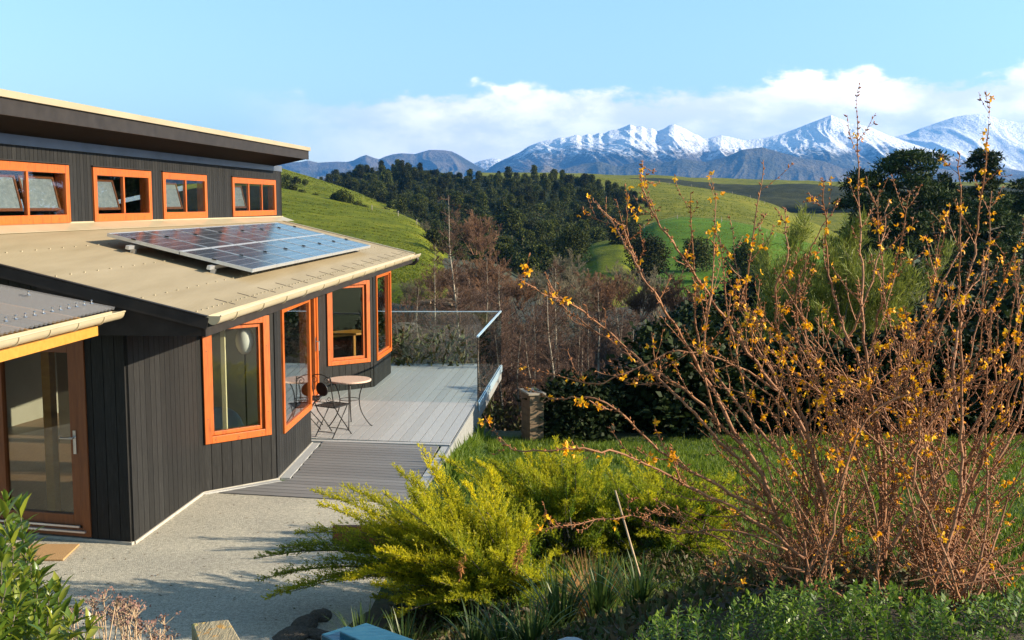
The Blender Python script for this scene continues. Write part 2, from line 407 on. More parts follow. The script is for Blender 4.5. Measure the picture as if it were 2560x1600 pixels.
# ------------------------------------------------------------------ hills (lofted through rows read along the slope)
def row_interp(row, xs):
    row = sorted(row); x = [p[0] for p in row]
    y = np.interp(xs, x, [p[1] for p in row]); d = np.interp(xs, x, [p[2] for p in row])
    k = 9; ker = np.hanning(k + 2)[1:-1]; ker /= ker.sum()
    sm = lambda a: np.convolve(np.pad(a, k // 2, 'edge'), ker, 'valid')
    return sm(y), sm(d)
class Loft:
    def __init__(s, name, label, rows, x0, x1, mat, nc=120, sub=14, amp=.6, freq=.03, seed=1, drop=8):
        xs = np.linspace(x0, x1, nc)
        ys, ds = zip(*[row_interp(r, xs) for r in rows]); ys, ds = np.array(ys), np.array(ds)
        n = len(rows); P = [px_grid(xs, ys[i], ds[i]) for i in range(n)]; P = np.array(P)
        # back side, behind the crest
        back = P[0].copy(); dirv = back[:, :2] / np.linalg.norm(back[:, :2], axis=1, keepdims=True)
        b1 = P[0].copy(); b1[:, :2] += dirv * 25; b1[:, 2] -= drop * .25
        b2 = P[0].copy(); b2[:, :2] += dirv * 110; b2[:, 2] -= drop * 2.5
        low = P[-1].copy(); low[:, :2] -= dirv * 6; low[:, 2] -= 5
        ctrl = np.concatenate([[b2, b1], P, [low]])
        out = []; m = len(ctrl)
        for i in range(m - 1):
            p0, p1, p2, p3 = ctrl[max(i - 1, 0)], ctrl[i], ctrl[i + 1], ctrl[min(i + 2, m - 1)]
            for t in np.linspace(0, 1, sub, endpoint=False):
                out.append(.5 * ((2 * p1) + (-p0 + p2) * t + (2 * p0 - 5 * p1 + 4 * p2 - p3) * t * t + (-p0 + 3 * p1 - 3 * p2 + p3) * t ** 3))
        out.append(ctrl[-1]); G = np.array(out)
        G[..., 2] += (fbm(G[..., 0] * freq, G[..., 1] * freq, seed, 5) - .5) * amp
        s.G, s.sub, s.n, s.xs = G, sub, n, xs
        s.o = link(name, grid_mesh(name, G[::-1], mat)); tag(s.o, label, None, None, 'structure')
    def pt(s, x, v):
        """surface point in pixel column x; v = 0 at the crest row, n-1 at the bottom row"""
        i = int(np.clip(round((2 + v) * s.sub), 0, len(s.G) - 1)); j = (x - s.xs[0]) / (s.xs[1] - s.xs[0])
        j = float(np.clip(j, 0, len(s.xs) - 1.001)); k = int(j); f = j - k
        return Vector(s.G[i, k] * (1 - f) + s.G[i, k + 1] * f)
def hill_mat(name, c1, c2, c3, tracks=.5, scale=1.0, patch=None):
    m, nt, b = nmat(name)
    v = coords(nt); big = noise(nt, v, .02 * scale, 6, .6); mid = noise(nt, v, .14 * scale, 6, .65); fine = noise(nt, v, 1.1 * scale, 5, .7)
    st = noise(nt, coords(nt, (.12, .12, 1.4)), .9, 4, .6)
    col = ramp(nt, [(.32, c1), (.5, c2), (.68, c3)], mid).outputs[0]
    col = mixc(nt, col, ramp(nt, [(.3, (.75, .78, .7)), (.7, (1.15, 1.1, 1.05))], big).outputs[0], 1, 'MULTIPLY')
    col = mixc(nt, col, ramp(nt, [(.3, (.55, .6, .5)), (.65, (1.2, 1.16, 1.12))], fine).outputs[0], .8, 'MULTIPLY')
    col = mixc(nt, col, ramp(nt, [(.4, (.8, .82, .75)), (.6, (1.05, 1.05, 1.05))], st).outputs[0], tracks, 'MULTIPLY')
    if patch:
        k = ramp(nt, [(.56, (0, 0, 0)), (.66, (1, 1, 1))], big).outputs[0]; col = mixc(nt, col, patch, mth(nt, 'MULTIPLY', k, .8))
    nt.links.new(col, b.inputs['Base Color']); b.inputs['Roughness'].default_value = 1; b.inputs['Specular IOR Level'].default_value = .1
    bump(nt, fine, b, .8, .5); return m
M['pasture'] = hill_mat('bright_pasture', (.075, .10, .006), (.125, .148, .009), (.18, .185, .016), .7)
M['pasture2'] = hill_mat('grazed_pasture', (.11, .125, .012), (.165, .17, .017), (.22, .20, .028), .5)
M['pasture3'] = hill_mat('fresh_green_field', (.05, .12, .007), (.08, .16, .009), (.11, .18, .014), .4)
M['woodfloor'] = hill_mat('wood_floor', (.018, .028, .010), (.03, .04, .016), (.05, .055, .02), .2)
M['scrubhill'] = hill_mat('scrub_hill', (.045, .055, .022), (.075, .08, .03), (.11, .11, .04), .3)

hillA = Loft('hill', 'steep green pasture hill on the far side of the valley',
    [[(480, 380, 430), (703, 421, 420), (760, 437, 410), (850, 466, 392), (930, 499, 372), (1000, 527, 352), (1050, 552, 335), (1110, 590, 325)],
     [(480, 460, 350), (703, 465, 345), (760, 476, 340), (850, 500, 330), (930, 526, 318), (1000, 550, 305), (1050, 575, 295), (1110, 610, 290)],
     [(480, 560, 300), (703, 560, 295), (900, 590, 290), (1050, 630, 270), (1110, 650, 260)]], 480, 1110, M['pasture'], seed=3, amp=1.6)
hillB = Loft('hill', 'nearer green pasture hill rising behind the house',
    [[(460, 430, 262), (703, 477, 250), (800, 496, 245), (900, 519, 236), (1000, 541, 226), (1045, 560, 218), (1085, 600, 207), (1120, 650, 195)],
     [(460, 560, 185), (703, 570, 180), (800, 580, 178), (900, 590, 174), (1000, 607, 168), (1060, 628, 162), (1120, 680, 155)],
     [(460, 650, 145), (703, 652, 142), (900, 665, 138), (1000, 676, 134), (1060, 690, 130), (1120, 720, 126)],
     [(460, 750, 112), (703, 750, 112), (975, 740, 110), (1050, 735, 108), (1120, 745, 106)]], 460, 1120, M['pasture'], seed=5, amp=1.0)
hillC = Loft('wooded_hill', 'dark wooded ridge between the pastures',
    [[(780, 470, 560), (830, 456, 540), (870, 444, 525), (930, 434, 520), (1000, 434, 520), (1060, 442, 520), (1130, 454, 512), (1300, 458, 500), (1400, 456, 490), (1480, 470, 450), (1560, 492, 420), (1600, 520, 390), (1640, 580, 350)],
     [(780, 500, 440), (900, 500, 420), (1000, 505, 400), (1130, 510, 385), (1300, 510, 375), (1450, 530, 350), (1560, 560, 320), (1640, 640, 290)],
     [(780, 560, 330), (950, 565, 310), (1050, 575, 285), (1200, 590, 270), (1350, 590, 262), (1480, 600, 250), (1560, 640, 235), (1640, 690, 220)],
     [(780, 640, 240), (1000, 650, 215), (1100, 665, 205), (1250, 680, 195), (1400, 690, 185), (1500, 690, 178), (1640, 730, 165)],
     [(780, 740, 150), (1100, 750, 140), (1300, 760, 135), (1640, 790, 120)]], 780, 1640, M['woodfloor'], seed=8, amp=3)
hillD = Loft('hill', 'flat topped green hill along the skyline below the mountains',
    [[(1200, 432, 980), (1330, 431, 960), (1420, 435, 950), (1500, 437, 940), (1650, 441, 930), (1800, 447, 920), (1900, 451, 910), (2100, 453, 900), (2750, 458, 900)],
     [(1200, 445, 860), (1500, 447, 830), (1700, 452, 815), (1800, 460, 800), (2100, 464, 790), (2750, 470, 790)],
     [(1200, 480, 720), (1500, 480, 700), (1700, 486, 690), (1900, 492, 680), (2100, 494, 670), (2750, 500, 670)],
     [(1200, 540, 600), (1700, 540, 590), (2100, 560, 580), (2750, 560, 580)]], 1200, 2750, M['pasture2'], seed=12, amp=4)
M['fold'] = hill_mat('scrub_painted_shade', (.022, .026, .012), (.036, .04, .016), (.06, .06, .022), .3)  # scrub colour darkened to paint the shade of the fold
hillD2 = Loft('hill', 'scrubby hillside with shade painted into its colour, behind the olive green hill',
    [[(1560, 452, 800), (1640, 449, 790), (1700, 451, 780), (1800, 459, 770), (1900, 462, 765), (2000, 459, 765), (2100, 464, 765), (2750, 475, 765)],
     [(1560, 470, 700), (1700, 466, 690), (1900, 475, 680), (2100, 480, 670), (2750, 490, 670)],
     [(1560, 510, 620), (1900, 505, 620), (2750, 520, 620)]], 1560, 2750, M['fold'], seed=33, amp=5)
hillE = Loft('hill', 'rounded olive green pasture hill right of the dark wood',
    [[(1330, 436, 600), (1400, 440, 590), (1500, 446, 570), (1600, 451, 550), (1700, 462, 530), (1800, 480, 505), (1870, 496, 485), (1940, 520, 455), (2010, 552, 430), (2100, 590, 420)],
     [(1330, 470, 480), (1500, 478, 455), (1600, 484, 440), (1700, 492, 430), (1800, 508, 415), (1870, 524, 400), (1940, 550, 385), (2100, 620, 370)],
     [(1330, 520, 390), (1500, 520, 370), (1600, 520, 362), (1700, 522, 356), (1800, 532, 350), (1900, 552, 342), (2100, 640, 330)],
     [(1330, 590, 320), (1500, 590, 310), (1650, 570, 308), (1700, 562, 308), (1800, 566, 306), (1900, 586, 302), (2100, 670, 300)]], 1330, 2100, M['pasture2'], seed=17, amp=2.2)
hillF = Loft('field', 'bright green field below the fence in the middle distance',
    [[(1300, 700, 262), (1450, 655, 268), (1560, 600, 274), (1640, 556, 282), (1700, 546, 286), (1790, 552, 284), (1890, 568, 276), (1960, 590, 268), (2060, 625, 255), (2250, 690, 240)],
     [(1300, 730, 225), (1450, 690, 225), (1560, 640, 226), (1640, 600, 228), (1700, 592, 228), (1790, 596, 226), (1890, 606, 222), (2060, 660, 210), (2250, 730, 200)],
     [(1300, 770, 175), (1520, 700, 180), (1640, 660, 180), (1800, 660, 178), (2060, 700, 170), (2250, 770, 165)],
     [(1300, 860, 110), (1520, 800, 120), (1700, 800, 118), (2060, 820, 115), (2250, 860, 110)]], 1300, 2250, M['pasture3'], seed=21, amp=.8)
hillG = Loft('hill', 'small green clearing with a track at the foot of the wood',
    [[(1250, 760, 190), (1340, 715, 190), (1420, 655, 196), (1480, 615, 205), (1540, 600, 210), (1580, 612, 205), (1640, 680, 195), (1700, 760, 190)],
     [(1250, 790, 165), (1340, 740, 165), (1430, 690, 168), (1500, 652, 172), (1560, 645, 172), (1640, 720, 165), (1700, 790, 165)],
     [(1250, 860, 110), (1380, 830, 112), (1500, 800, 112), (1620, 830, 110), (1700, 860, 110)]], 1250, 1700, M['pasture'], nc=90, seed=25, amp=.5, drop=3)

# ------------------------------------------------------------------ mountains
def mountain_mat(name, snow0, snow1, blue=0.0):
    m, nt, b = nmat(name)
    g = N(nt, 'ShaderNodeNewGeometry'); sx = N(nt, 'ShaderNodeSeparateXYZ'); nt.links.new(g.outputs['Position'], sx.inputs[0])
    v = coords(nt); n1 = noise(nt, v, .006, 8, .62); n2 = noise(nt, v, .03, 8, .65); n3 = noise(nt, v, .0016, 4, .5)
    rock = ramp(nt, [(.3, (.085, .075, .055)), (.5, (.17, .14, .095)), (.7, (.23, .185, .125))], n1).outputs[0]
    rock = mixc(nt, rock, ramp(nt, [(.4, (.45, .55, .45)), (.6, (1, 1, 1))], n3).outputs[0], 1, 'MULTIPLY')
    zz = mth(nt, 'ADD', sx.outputs[2], mth(nt, 'MULTIPLY', mth(nt, 'SUBTRACT', n2, .5), 330))
    zz = mth(nt, 'ADD', zz, mth(nt, 'MULTIPLY', mth(nt, 'SUBTRACT', n1, .5), 260))
    mr = N(nt, 'ShaderNodeMapRange', interpolation_type='SMOOTHSTEP'); nt.links.new(zz, mr.inputs[0])
    mr.inputs[1].default_value = snow0; mr.inputs[2].default_value = snow1
    col = mixc(nt, rock, (.86, .87, .90), mr.outputs[0])
    nt.links.new(col, b.inputs['Base Color']); b.inputs['Roughness'].default_value = 1; b.inputs['Specular IOR Level'].default_value = .05
    bump(nt, n2, b, .9, 40); return m
def mountain(name, label, crest, x0, x1, d0, d1, y0, mat, seed, amp, spacing, nc=900, nr=150, rough=10):
    xs = np.linspace(x0, x1, nc); cx = [p[0] for p in crest]; cy = [p[1] for p in crest]
    ys = np.interp(xs, cx, cy)
    v = np.linspace(0, 1, nr)[:, None]; Xg = np.repeat(xs[None], nr, 0)
    D = d0 + (d1 - d0) * v + 0 * Xg
    zc = px_grid(xs, ys, np.full(nc, d1, float))[:, 2]; zb = y0
    # width-smoothed crest lower down the slope, so that spurs and not the skyline shape the foot
    k = 81; ker = np.hanning(k); ker /= ker.sum(); zs = np.convolve(np.pad(zc, k // 2, 'edge'), ker, 'valid')
    w = v ** 1.6; crestz = zc[None] * w + zs[None] * (1 - w)
    lat = (Xg - 1280) / F * D
    warp = (fbm(lat / 900, D / 900, seed + 31, 3) - .5) * 520
    warp += (D - d1) * .28 * np.sin(lat / 2100 + seed)
    rg = ridged((lat + warp) / spacing, D / (spacing * 5.5) + seed, seed, 5, .5)
    prof = v ** 1.12
    fine = (ridged((lat + warp * .5) / 95, D / 160, seed + 7, 4) - .45) * rough
    env = np.clip(v * 2.2, 0, 1) * np.clip((1 - v) * 2.6, 0, 1) ** .8
    Z = zb + (crestz - zb) * prof + (rg - .42) * amp * env + fine * np.clip((1 - v) * 14, .25, 1) * np.clip(v * 3, 0, 1)
    P = np.stack([lat, D, Z], -1)
    vb = np.linspace(.03, 1, 24)[:, None]
    Db = d1 + (d1 - d0) * .8 * vb + 0 * xs[None]; latb = (xs[None] - 1280) / F * Db
    Zb = zb + (zc[None] - zb) * (1 - vb) ** 1.1 + (ridged(latb / spacing, Db / (spacing * 4), seed + 3, 4) - .5) * amp * .5 * np.clip(vb * 4, 0, 1) * np.clip((1 - vb) * 4, 0, 1) - 25 * vb
    P = np.concatenate([P, np.stack([latb, Db, Zb], -1)])
    o = link(name, grid_mesh(name, P, mat)); tag(o, label, None, None, 'structure')
M['mtn'] = mountain_mat('snowy_mountain', 300, 430)
M['mtn2'] = mountain_mat('snow_dome', 150, 330)
M['mtn3'] = mountain_mat('bare_range', 700, 960)
mountain('mountain', 'long jagged mountain range with snow along its crest',
    [(1150, 446), (1215, 427), (1240, 408), (1300, 380), (1320, 366), (1340, 358), (1352, 354), (1366, 351), (1380, 350), (1400, 343), (1412, 345), (1425, 341), (1440, 337), (1452, 341), (1468, 335), (1480, 338), (1495, 332), (1508, 334), (1520, 327), (1545, 322), (1560, 316), (1572, 310), (1585, 317), (1600, 315), (1612, 322), (1625, 320), (1640, 328), (1655, 322), (1668, 313), (1680, 310), (1695, 316), (1708, 322), (1722, 331), (1740, 338), (1752, 346), (1765, 347), (1780, 342), (1797, 338), (1815, 341), (1835, 346), (1855, 351), (1900, 346), (1940, 337), (1970, 326), (2000, 314), (2030, 302), (2050, 294), (2067, 288), (2080, 293), (2095, 299), (2112, 309), (2130, 310), (2150, 314), (2175, 322), (2200, 334), (2225, 343), (2260, 356), (2320, 375), (2420, 405), (2560, 430), (2700, 440)],
    1150, 2700, 6300, 8200, -60, M['mtn'], 2, 150, 330, nc=1000, nr=170)
mountain('mountain', 'smooth snow covered dome at the right end of the range',
    [(2100, 400), (2170, 366), (2210, 347), (2230, 341), (2260, 334), (2285, 322), (2310, 314), (2340, 303), (2370, 293), (2400, 287), (2430, 285), (2455, 288), (2480, 297), (2500, 300), (2530, 306), (2560, 309), (2620, 322), (2750, 350)],
    2100, 2750, 7900, 9600, -60, M['mtn2'], 5, 130, 520, nc=420, nr=120, rough=6)
mountain('mountain', 'low blue bare hills left of the snowy range',
    [(560, 420), (700, 408), (760, 404), (775, 401), (800, 407), (845, 404), (870, 405), (887, 401), (905, 392), (919, 387), (934, 393), (950, 398), (970, 390), (985, 386), (1006, 383), (1040, 385), (1060, 379), (1076, 375), (1095, 375), (1115, 376), (1132, 379), (1150, 388), (1170, 400), (1196, 416), (1240, 436), (1300, 450)],
    560, 1300, 7000, 8600, -60, M['mtn3'], 9, 150, 330, nc=420, nr=120)
mountain('mountain', 'small pale peak far off in the gap between the ranges',
    [(1120, 425), (1180, 410), (1200, 403), (1215, 399), (1232, 396), (1246, 397), (1260, 402), (1300, 420)], 1120, 1300, 9700, 10600, -60, M['mtn'], 14, 60, 300, nc=120, nr=60)
mountain('foothills', 'tawny foothills at the foot of the snowy range',
    [(1230, 446), (1300, 430), (1360, 412), (1400, 425), (1450, 410), (1500, 404), (1540, 416), (1600, 402), (1650, 408), (1700, 396), (1760, 405), (1810, 392), (1850, 374), (1900, 368), (1940, 380), (2000, 396), (2050, 402), (2100, 420), (2200, 420), (2300, 415), (2400, 430), (2600, 440)],
    1230, 2600, 5200, 6100, -60, M['mtn3'], 22, 85, 330, nc=800, nr=110)

# ------------------------------------------------------------------ sun, sky, clouds, haze
SUN_EL, SUN_AZ = R(20), R(97)        # azimuth clockwise from +Y (the view direction): the sun stands to the right
def build_sky():
    w = bpy.data.worlds.new('World'); bpy.context.scene.world = w; w.use_nodes = True
    nt = w.node_tree; bg = nt.nodes['Background']
    sky = N(nt, 'ShaderNodeTexSky', sky_type='NISHITA'); sky.sun_disc = False
    sky.sun_elevation = SUN_EL; sky.sun_rotation = SUN_AZ; sky.altitude = 200; sky.air_density = 1.0; sky.dust_density = .25; sky.ozone_density = 2.0
    tc = N(nt, 'ShaderNodeTexCoord'); sx = N(nt, 'ShaderNodeSeparateXYZ'); nt.links.new(tc.outputs['Generated'], sx.inputs[0])
    # cloud coordinates: azimuth and elevation of the view direction, both in radians
    az = mth(nt, 'ARCTAN2', sx.outputs[0], sx.outputs[1]); el = mth(nt, 'ARCSINE', sx.outputs[2])
    cv = N(nt, 'ShaderNodeCombineXYZ'); nt.links.new(mth(nt, 'MULTIPLY', az, 1.0), cv.inputs[0]); nt.links.new(mth(nt, 'MULTIPLY', el, 2.1), cv.inputs[1])
    n1 = noise(nt, cv.outputs[0], 7.5, 9, .55, .15); n2 = noise(nt, cv.outputs[0], 22, 7, .6, .1)
    n3 = noise(nt, cv.outputs[0], 3.1, 3, .5)
    # bank of cloud: its top rises from 4.8 degrees (left) to 6.2 degrees (right)
    top = mth(nt, 'MULTIPLY_ADD', az, .016, .0805)
    dep = mth(nt, 'SUBTRACT', top, el)
    dens = mth(nt, 'ADD', mth(nt, 'MULTIPLY_ADD', dep, 38, .95), mth(nt, 'MULTIPLY', mth(nt, 'SUBTRACT', n1, .5), 3.0))
    dens = mth(nt, 'ADD', dens, mth(nt, 'MULTIPLY', mth(nt, 'SUBTRACT', n2, .5), 2.2))
    left = N(nt, 'ShaderNodeMapRange', interpolation_type='SMOOTHSTEP'); nt.links.new(az, left.inputs[0]); left.inputs[1].default_value = -.27; left.inputs[2].default_value = -.06
    left.inputs[3].default_value = 0; left.inputs[4].default_value = 1
    c = N(nt, 'ShaderNodeMapRange', interpolation_type='SMOOTHSTEP'); nt.links.new(dens, c.inputs[0]); c.inputs[1].default_value = .0; c.inputs[2].default_value = .5
    cover = mth(nt, 'MULTIPLY', c.outputs[0], mth(nt, 'MULTIPLY_ADD', left.outputs[0], .97, .0))
    puff = N(nt, 'ShaderNodeMapRange', interpolation_type='SMOOTHSTEP'); nt.links.new(mth(nt, 'ADD', n1, mth(nt, 'MULTIPLY', mth(nt, 'SUBTRACT', n2, .5), .5)), puff.inputs[0])
    puff.inputs[1].default_value = .38; puff.inputs[2].default_value = .66
    ccol = mixc(nt, (7.2, 7.3, 7.4), (11.5, 10.8, 10.2), puff.outputs[0])
    lo = N(nt, 'ShaderNodeMapRange'); nt.links.new(el, lo.inputs[0]); lo.inputs[1].default_value = .005; lo.inputs[2].default_value = .075
    ccol = mixc(nt, (7.6, 7.7, 7.8), ccol, lo.outputs[0])
    lowel = N(nt, 'ShaderNodeMapRange', interpolation_type='SMOOTHSTEP'); nt.links.new(el, lowel.inputs[0]); lowel.inputs[1].default_value = .05; lowel.inputs[2].default_value = .30
    tint = mixc(nt, sky.outputs[0], mixc(nt, (1.22, 1.30, 1.18), (1.52, 1.64, 1.40), lowel.outputs[0]), 1, 'MULTIPLY')
    nt.links.new(mixc(nt, tint, ccol, cover), bg.inputs[0]); bg.inputs[1].default_value = .072
    L = bpy.data.lights.new('sun', 'SUN'); L.energy = 5.0; L.angle = R(.5); L.color = (1, .865, .66)
    o = bpy.data.objects.new('sun', L); C.objects.link(o)
    d = Vector((math.sin(SUN_AZ) * math.cos(SUN_EL), math.cos(SUN_AZ) * math.cos(SUN_EL), math.sin(SUN_EL)))
    o.rotation_euler = d.to_track_quat('Z', 'Y').to_euler(); o.location = d * 60
build_sky()
def build_haze():
    mb = MB(); mb.hexa([(-12000, -300, -140), (12000, -300, -140), (12000, 12600, -140), (-12000, 12600, -140)],
                       [(-12000, -300, 860), (12000, -300, 860), (12000, 12600, 860), (-12000, 12600, 860)])
    m = bpy.data.materials.new('air'); m.use_nodes = True; nt = m.node_tree
    nt.nodes.remove(nt.nodes['Principled BSDF'])
    v = N(nt, 'ShaderNodeVolumePrincipled'); v.inputs['Density'].default_value = HAZE; v.inputs['Color'].default_value = (.10, .38, 1, 1)
    v.inputs['Anisotropy'].default_value = .2
    nt.links.new(v.outputs[0], nt.nodes['Material Output'].inputs['Volume'])
    o = mb.build('haze', m); tag(o, 'pale blue air between the garden and the mountains', None, None, 'stuff')
HAZE = 7.2e-5
build_haze()

cam = bpy.data.cameras.new('camera'); co = bpy.data.objects.new('camera', cam); C.objects.link(co)
cam.sensor_width = 36; cam.sensor_fit = 'HORIZONTAL'; cam.lens = F / 2560 * 36; cam.clip_start = .1; cam.clip_end = 60000
co.location = (0, 0, H); co.rotation_euler = (math.pi / 2 - PITCH, 0, 0)
sc = bpy.context.scene; sc.camera = co
sc.view_settings.view_transform = 'Standard'; sc.view_settings.look = 'None'; sc.view_settings.exposure = 1.34; sc.view_settings.gamma = 1
sc.render.engine = 'CYCLES'
sc.cycles.use_denoising = True
sc.cycles.max_bounces = 8; sc.cycles.diffuse_bounces = 3; sc.cycles.glossy_bounces = 4; sc.cycles.transparent_max_bounces = 24; sc.cycles.volume_bounces = 0
sc.cycles.caustics_reflective = False; sc.cycles.caustics_refractive = False
# ------------------------------------------------------------------ house
house = empty('house', (-5.0, 16.0, 0), 'single storey black timber house with tan metal roofs and orange window frames', 'house')
E0, E1 = onz(510, 790, 2.40), onz(1030, 634, 2.40)
AX = (E1 - E0); EL = AX.length; AX.normalize(); PX = Vector((-AX.y, AX.x, 0)); UP = Vector((0, 0, 1))
RS = .242                                                     # lower roof slope (15 degrees)
def roofp(u, v, off=0): return E0 + AX * u + PX * v + UP * (RS * v + off)
def roof_z(p): return 2.40 + RS * (Vector((p[0], p[1], 0)) - Vector((E0.x, E0.y, 0))).dot(PX)
W0, W1 = onz(0, 578, 3.13), onz(703, 545, 3.13)               # clerestory wall foot
WD = (W1 - W0).normalized(); Wn = W0 - WD * 4.2               # runs on out of frame towards the viewer

def wallpt(P, Q, x, y):
    d = ray(x, y); t = (Q - P).normalized(); n = Vector((t.y, -t.x, 0))
    o = Vector((0, 0, H)); k = (Vector((P.x, P.y, 0)) - o).dot(n) / d.dot(n); p = o + d * k
    return (p - P).dot(t), p.z
def winrect(P, Q, tl, tr, bl, br):
    a, b, c, d = [wallpt(P, Q, *q) for q in (tl, tr, bl, br)]
    return ((a[0] + c[0]) / 2, (b[0] + d[0]) / 2, (c[1] + d[1]) / 2, (a[1] + b[1]) / 2)
def wall(P, Q, z0, ztop, holes=(), bw=.132, name='wall', gap=.007, first=0.0):
    """backing sheet with vertical boards 22 mm proud of it, both cut round the openings; outside lies to the right of P->Q"""
    P = Vector((P.x, P.y, 0)); Q = Vector((Q.x, Q.y, 0)); t = (Q - P); L = t.length; t.normalize(); n = Vector((t.y, -t.x, 0))
    mb = MB()
    def piece(a, b, d0, d1):
        for h in [None]:
            cuts = sorted([h for h in holes if h[0] < (a + b) / 2 < h[1]], key=lambda h: h[2])
            z = z0; spans = []
            for h in cuts: spans.append((z, h[2])); z = h[3]
            spans.append((z, None))
            for lo, hi in spans:
                pa, pb = P + t * a, P + t * b
                ha = ztop(pa) if hi is None else hi; hb = ztop(pb) if hi is None else hi
                if ha - lo < .01 and hb - lo < .01: continue
                q = [pa - n * d0, pb - n * d0, pb + n * d1, pa + n * d1]
                # counter-clockwise seen from above for outward faces
                mb.hexa([Vector((p.x, p.y, lo)) for p in (q[3], q[2], q[1], q[0])], [Vector((p.x, p.y, z_)) for p, z_ in zip((q[3], q[2], q[1], q[0]), (ha, hb, hb, ha))])
    br = sorted({0.0, L, *[x for h in holes for x in h[:2] if 0 < x < L]})
    for a, b in zip(br[:-1], br[1:]): piece(a, b, .10, -.002)
    e = 0.0; k = 0; edges = [0.0]
    s = first if first > 0 else bw
    while s < L - .03: edges.append(s); s += bw
    edges.append(L)
    for a, b in zip(edges[:-1], edges[1:]):
        a2, b2 = a + gap / 2, b - gap / 2
        cs = sorted({a2, b2, *[x for h in holes for x in h[:2] if a2 < x < b2]})
        for x, y in zip(cs[:-1], cs[1:]):
            if y - x > .004: piece(x, y, 0.0, .022)
    return mb.build(name, M['clad'], house, bevel=0)
def frame_bars(mb, P, t, n, r, w, d0, d1):
    s0, s1, z0, z1 = r
    def bx(a, b, lo, hi):
        q = [P + t * a + n * d1, P + t * b + n * d1, P + t * b - n * d0, P + t * a - n * d0]
        mb.hexa([p + UP * lo for p in q], [p + UP * hi for p in q])
    bx(s0, s0 + w, z0, z1); bx(s1 - w, s1, z0, z1); bx(s0 + w, s1 - w, z0, z0 + w); bx(s0 + w, s1 - w, z1 - w, z1)
def window(P, Q, r, fw=.085, sw=.05, sash=True, mull=(), tilt=(), label=None, plugs=True, head=True):
    P = Vector((P.x, P.y, 0)); Q = Vector((Q.x, Q.y, 0)); t = (Q - P).normalized(); n = Vector((t.y, -t.x, 0))
    mb = MB(); frame_bars(mb, P, t, n, r, fw, .10, .048)
    ri = (r[0] + fw, r[1] - fw, r[2] + fw, r[3] - fw)
    for s in mull:
        x = ri[0] + (ri[1] - ri[0]) * s
        q = [P + t * (x - .022) + n * .042, P + t * (x + .022) + n * .042, P + t * (x + .022) - n * .01, P + t * (x - .022) - n * .01]
        mb.hexa([p + UP * ri[2] for p in q], [p + UP * ri[3] for p in q])
    if plugs:                                                 # screw plugs in the face of the frame
        mb.cur = 1
        for s in (.15, .5, .85):
            for zz in (r[2] + fw / 2, r[3] - fw / 2):
                c = P + t * (r[0] + (r[1] - r[0]) * s) + n * .047 + UP * zz; mb.box(c, (.016, .008, .016), t, n)
        for zq in (.2, .75):
            for ss in (r[0] + fw / 2, r[1] - fw / 2):
                c = P + t * ss + n * .047 + UP * (r[2] + (r[3] - r[2]) * zq); mb.box(c, (.016, .008, .016), t, n)
    w = mb.build('window', [M['orange'], M['door']], house, bevel=.004)
    if label: w['label'] = label
    if head:
        hb = MB(); a, b = P + t * (r[0] - .02) + n * .012 + UP * (r[3] + .016), P + t * (r[1] + .02) + n * .012 + UP * (r[3] + .016)
        hb.bar(a, b, .09, .012); hb.build('head_flashing', M['dark'], w)
    if sash:
        sb = MB(); frame_bars(sb, P, t, n, (ri[0] + .004, ri[1] - .004, ri[2] + .004, ri[3] - .004), sw, .06, .012); sb.build('sash', M['orange'], w, bevel=.003)
        gi = (ri[0] + sw, ri[1] - sw, ri[2] + sw, ri[3] - sw)
    else: gi = ri
    xs = [gi[0]] + [ri[0] + (ri[1] - ri[0]) * s for s in mull] + [gi[1]]
    for a, b in zip(xs[:-1], xs[1:]):
        gb = MB(); gb.box(P + t * ((a + b) / 2) + n * (.024 if not sash else -.012) + UP * ((gi[2] + gi[3]) / 2), (b - a + .004, .006, gi[3] - gi[2] + .004), t, -n)
        gb.build('pane', M['glass'], w)
    for k, lean in tilt:                                      # inward-tilted inner sash with a pale pane
        a, b = xs[k] + .03, xs[k + 1] - .05; h = gi[3] - gi[2] - .08
        az = (UP * 1.0 - n * lean).normalized(); c0 = P + t * ((a + b) / 2) - n * .012 + UP * (gi[2] + .05)
        ay = az.cross(t)
        ib = MB()
        for q in (a + .018, b - .018): ib.box(c0 + t * (q - (a + b) / 2) + az * h / 2, (.036, .03, h), t, ay, az)
        for q in (.018, h - .018): ib.box(c0 + az * q, (b - a - .072, .03, .036), t, ay, az)
        ib.build('tilted_sash', M['door'], w, bevel=.003)
        bb = MB(); bb.box(c0 + az * h / 2 - n * .004, (b - a - .06, .008, h - .06), t, ay, az); bb.build('tilted_blind', M['blind'], w)
    return w

# --- wall corners on the ground
A, B, Cc, D = onz(331, 1361), onz(504, 1235), onz(690, 1201), onz(775, 1111)
E, Fw, G = onz(815, 985), onz(933, 971), onz(975, 936)
DJ = onz(794, 1003)
FR = onz(236, 1353); fdir = (A - FR).normalized()
FL = A - fdir * 3.2                                           # front wall, runs out of frame
ztop = lambda p: roof_z(p) - .04
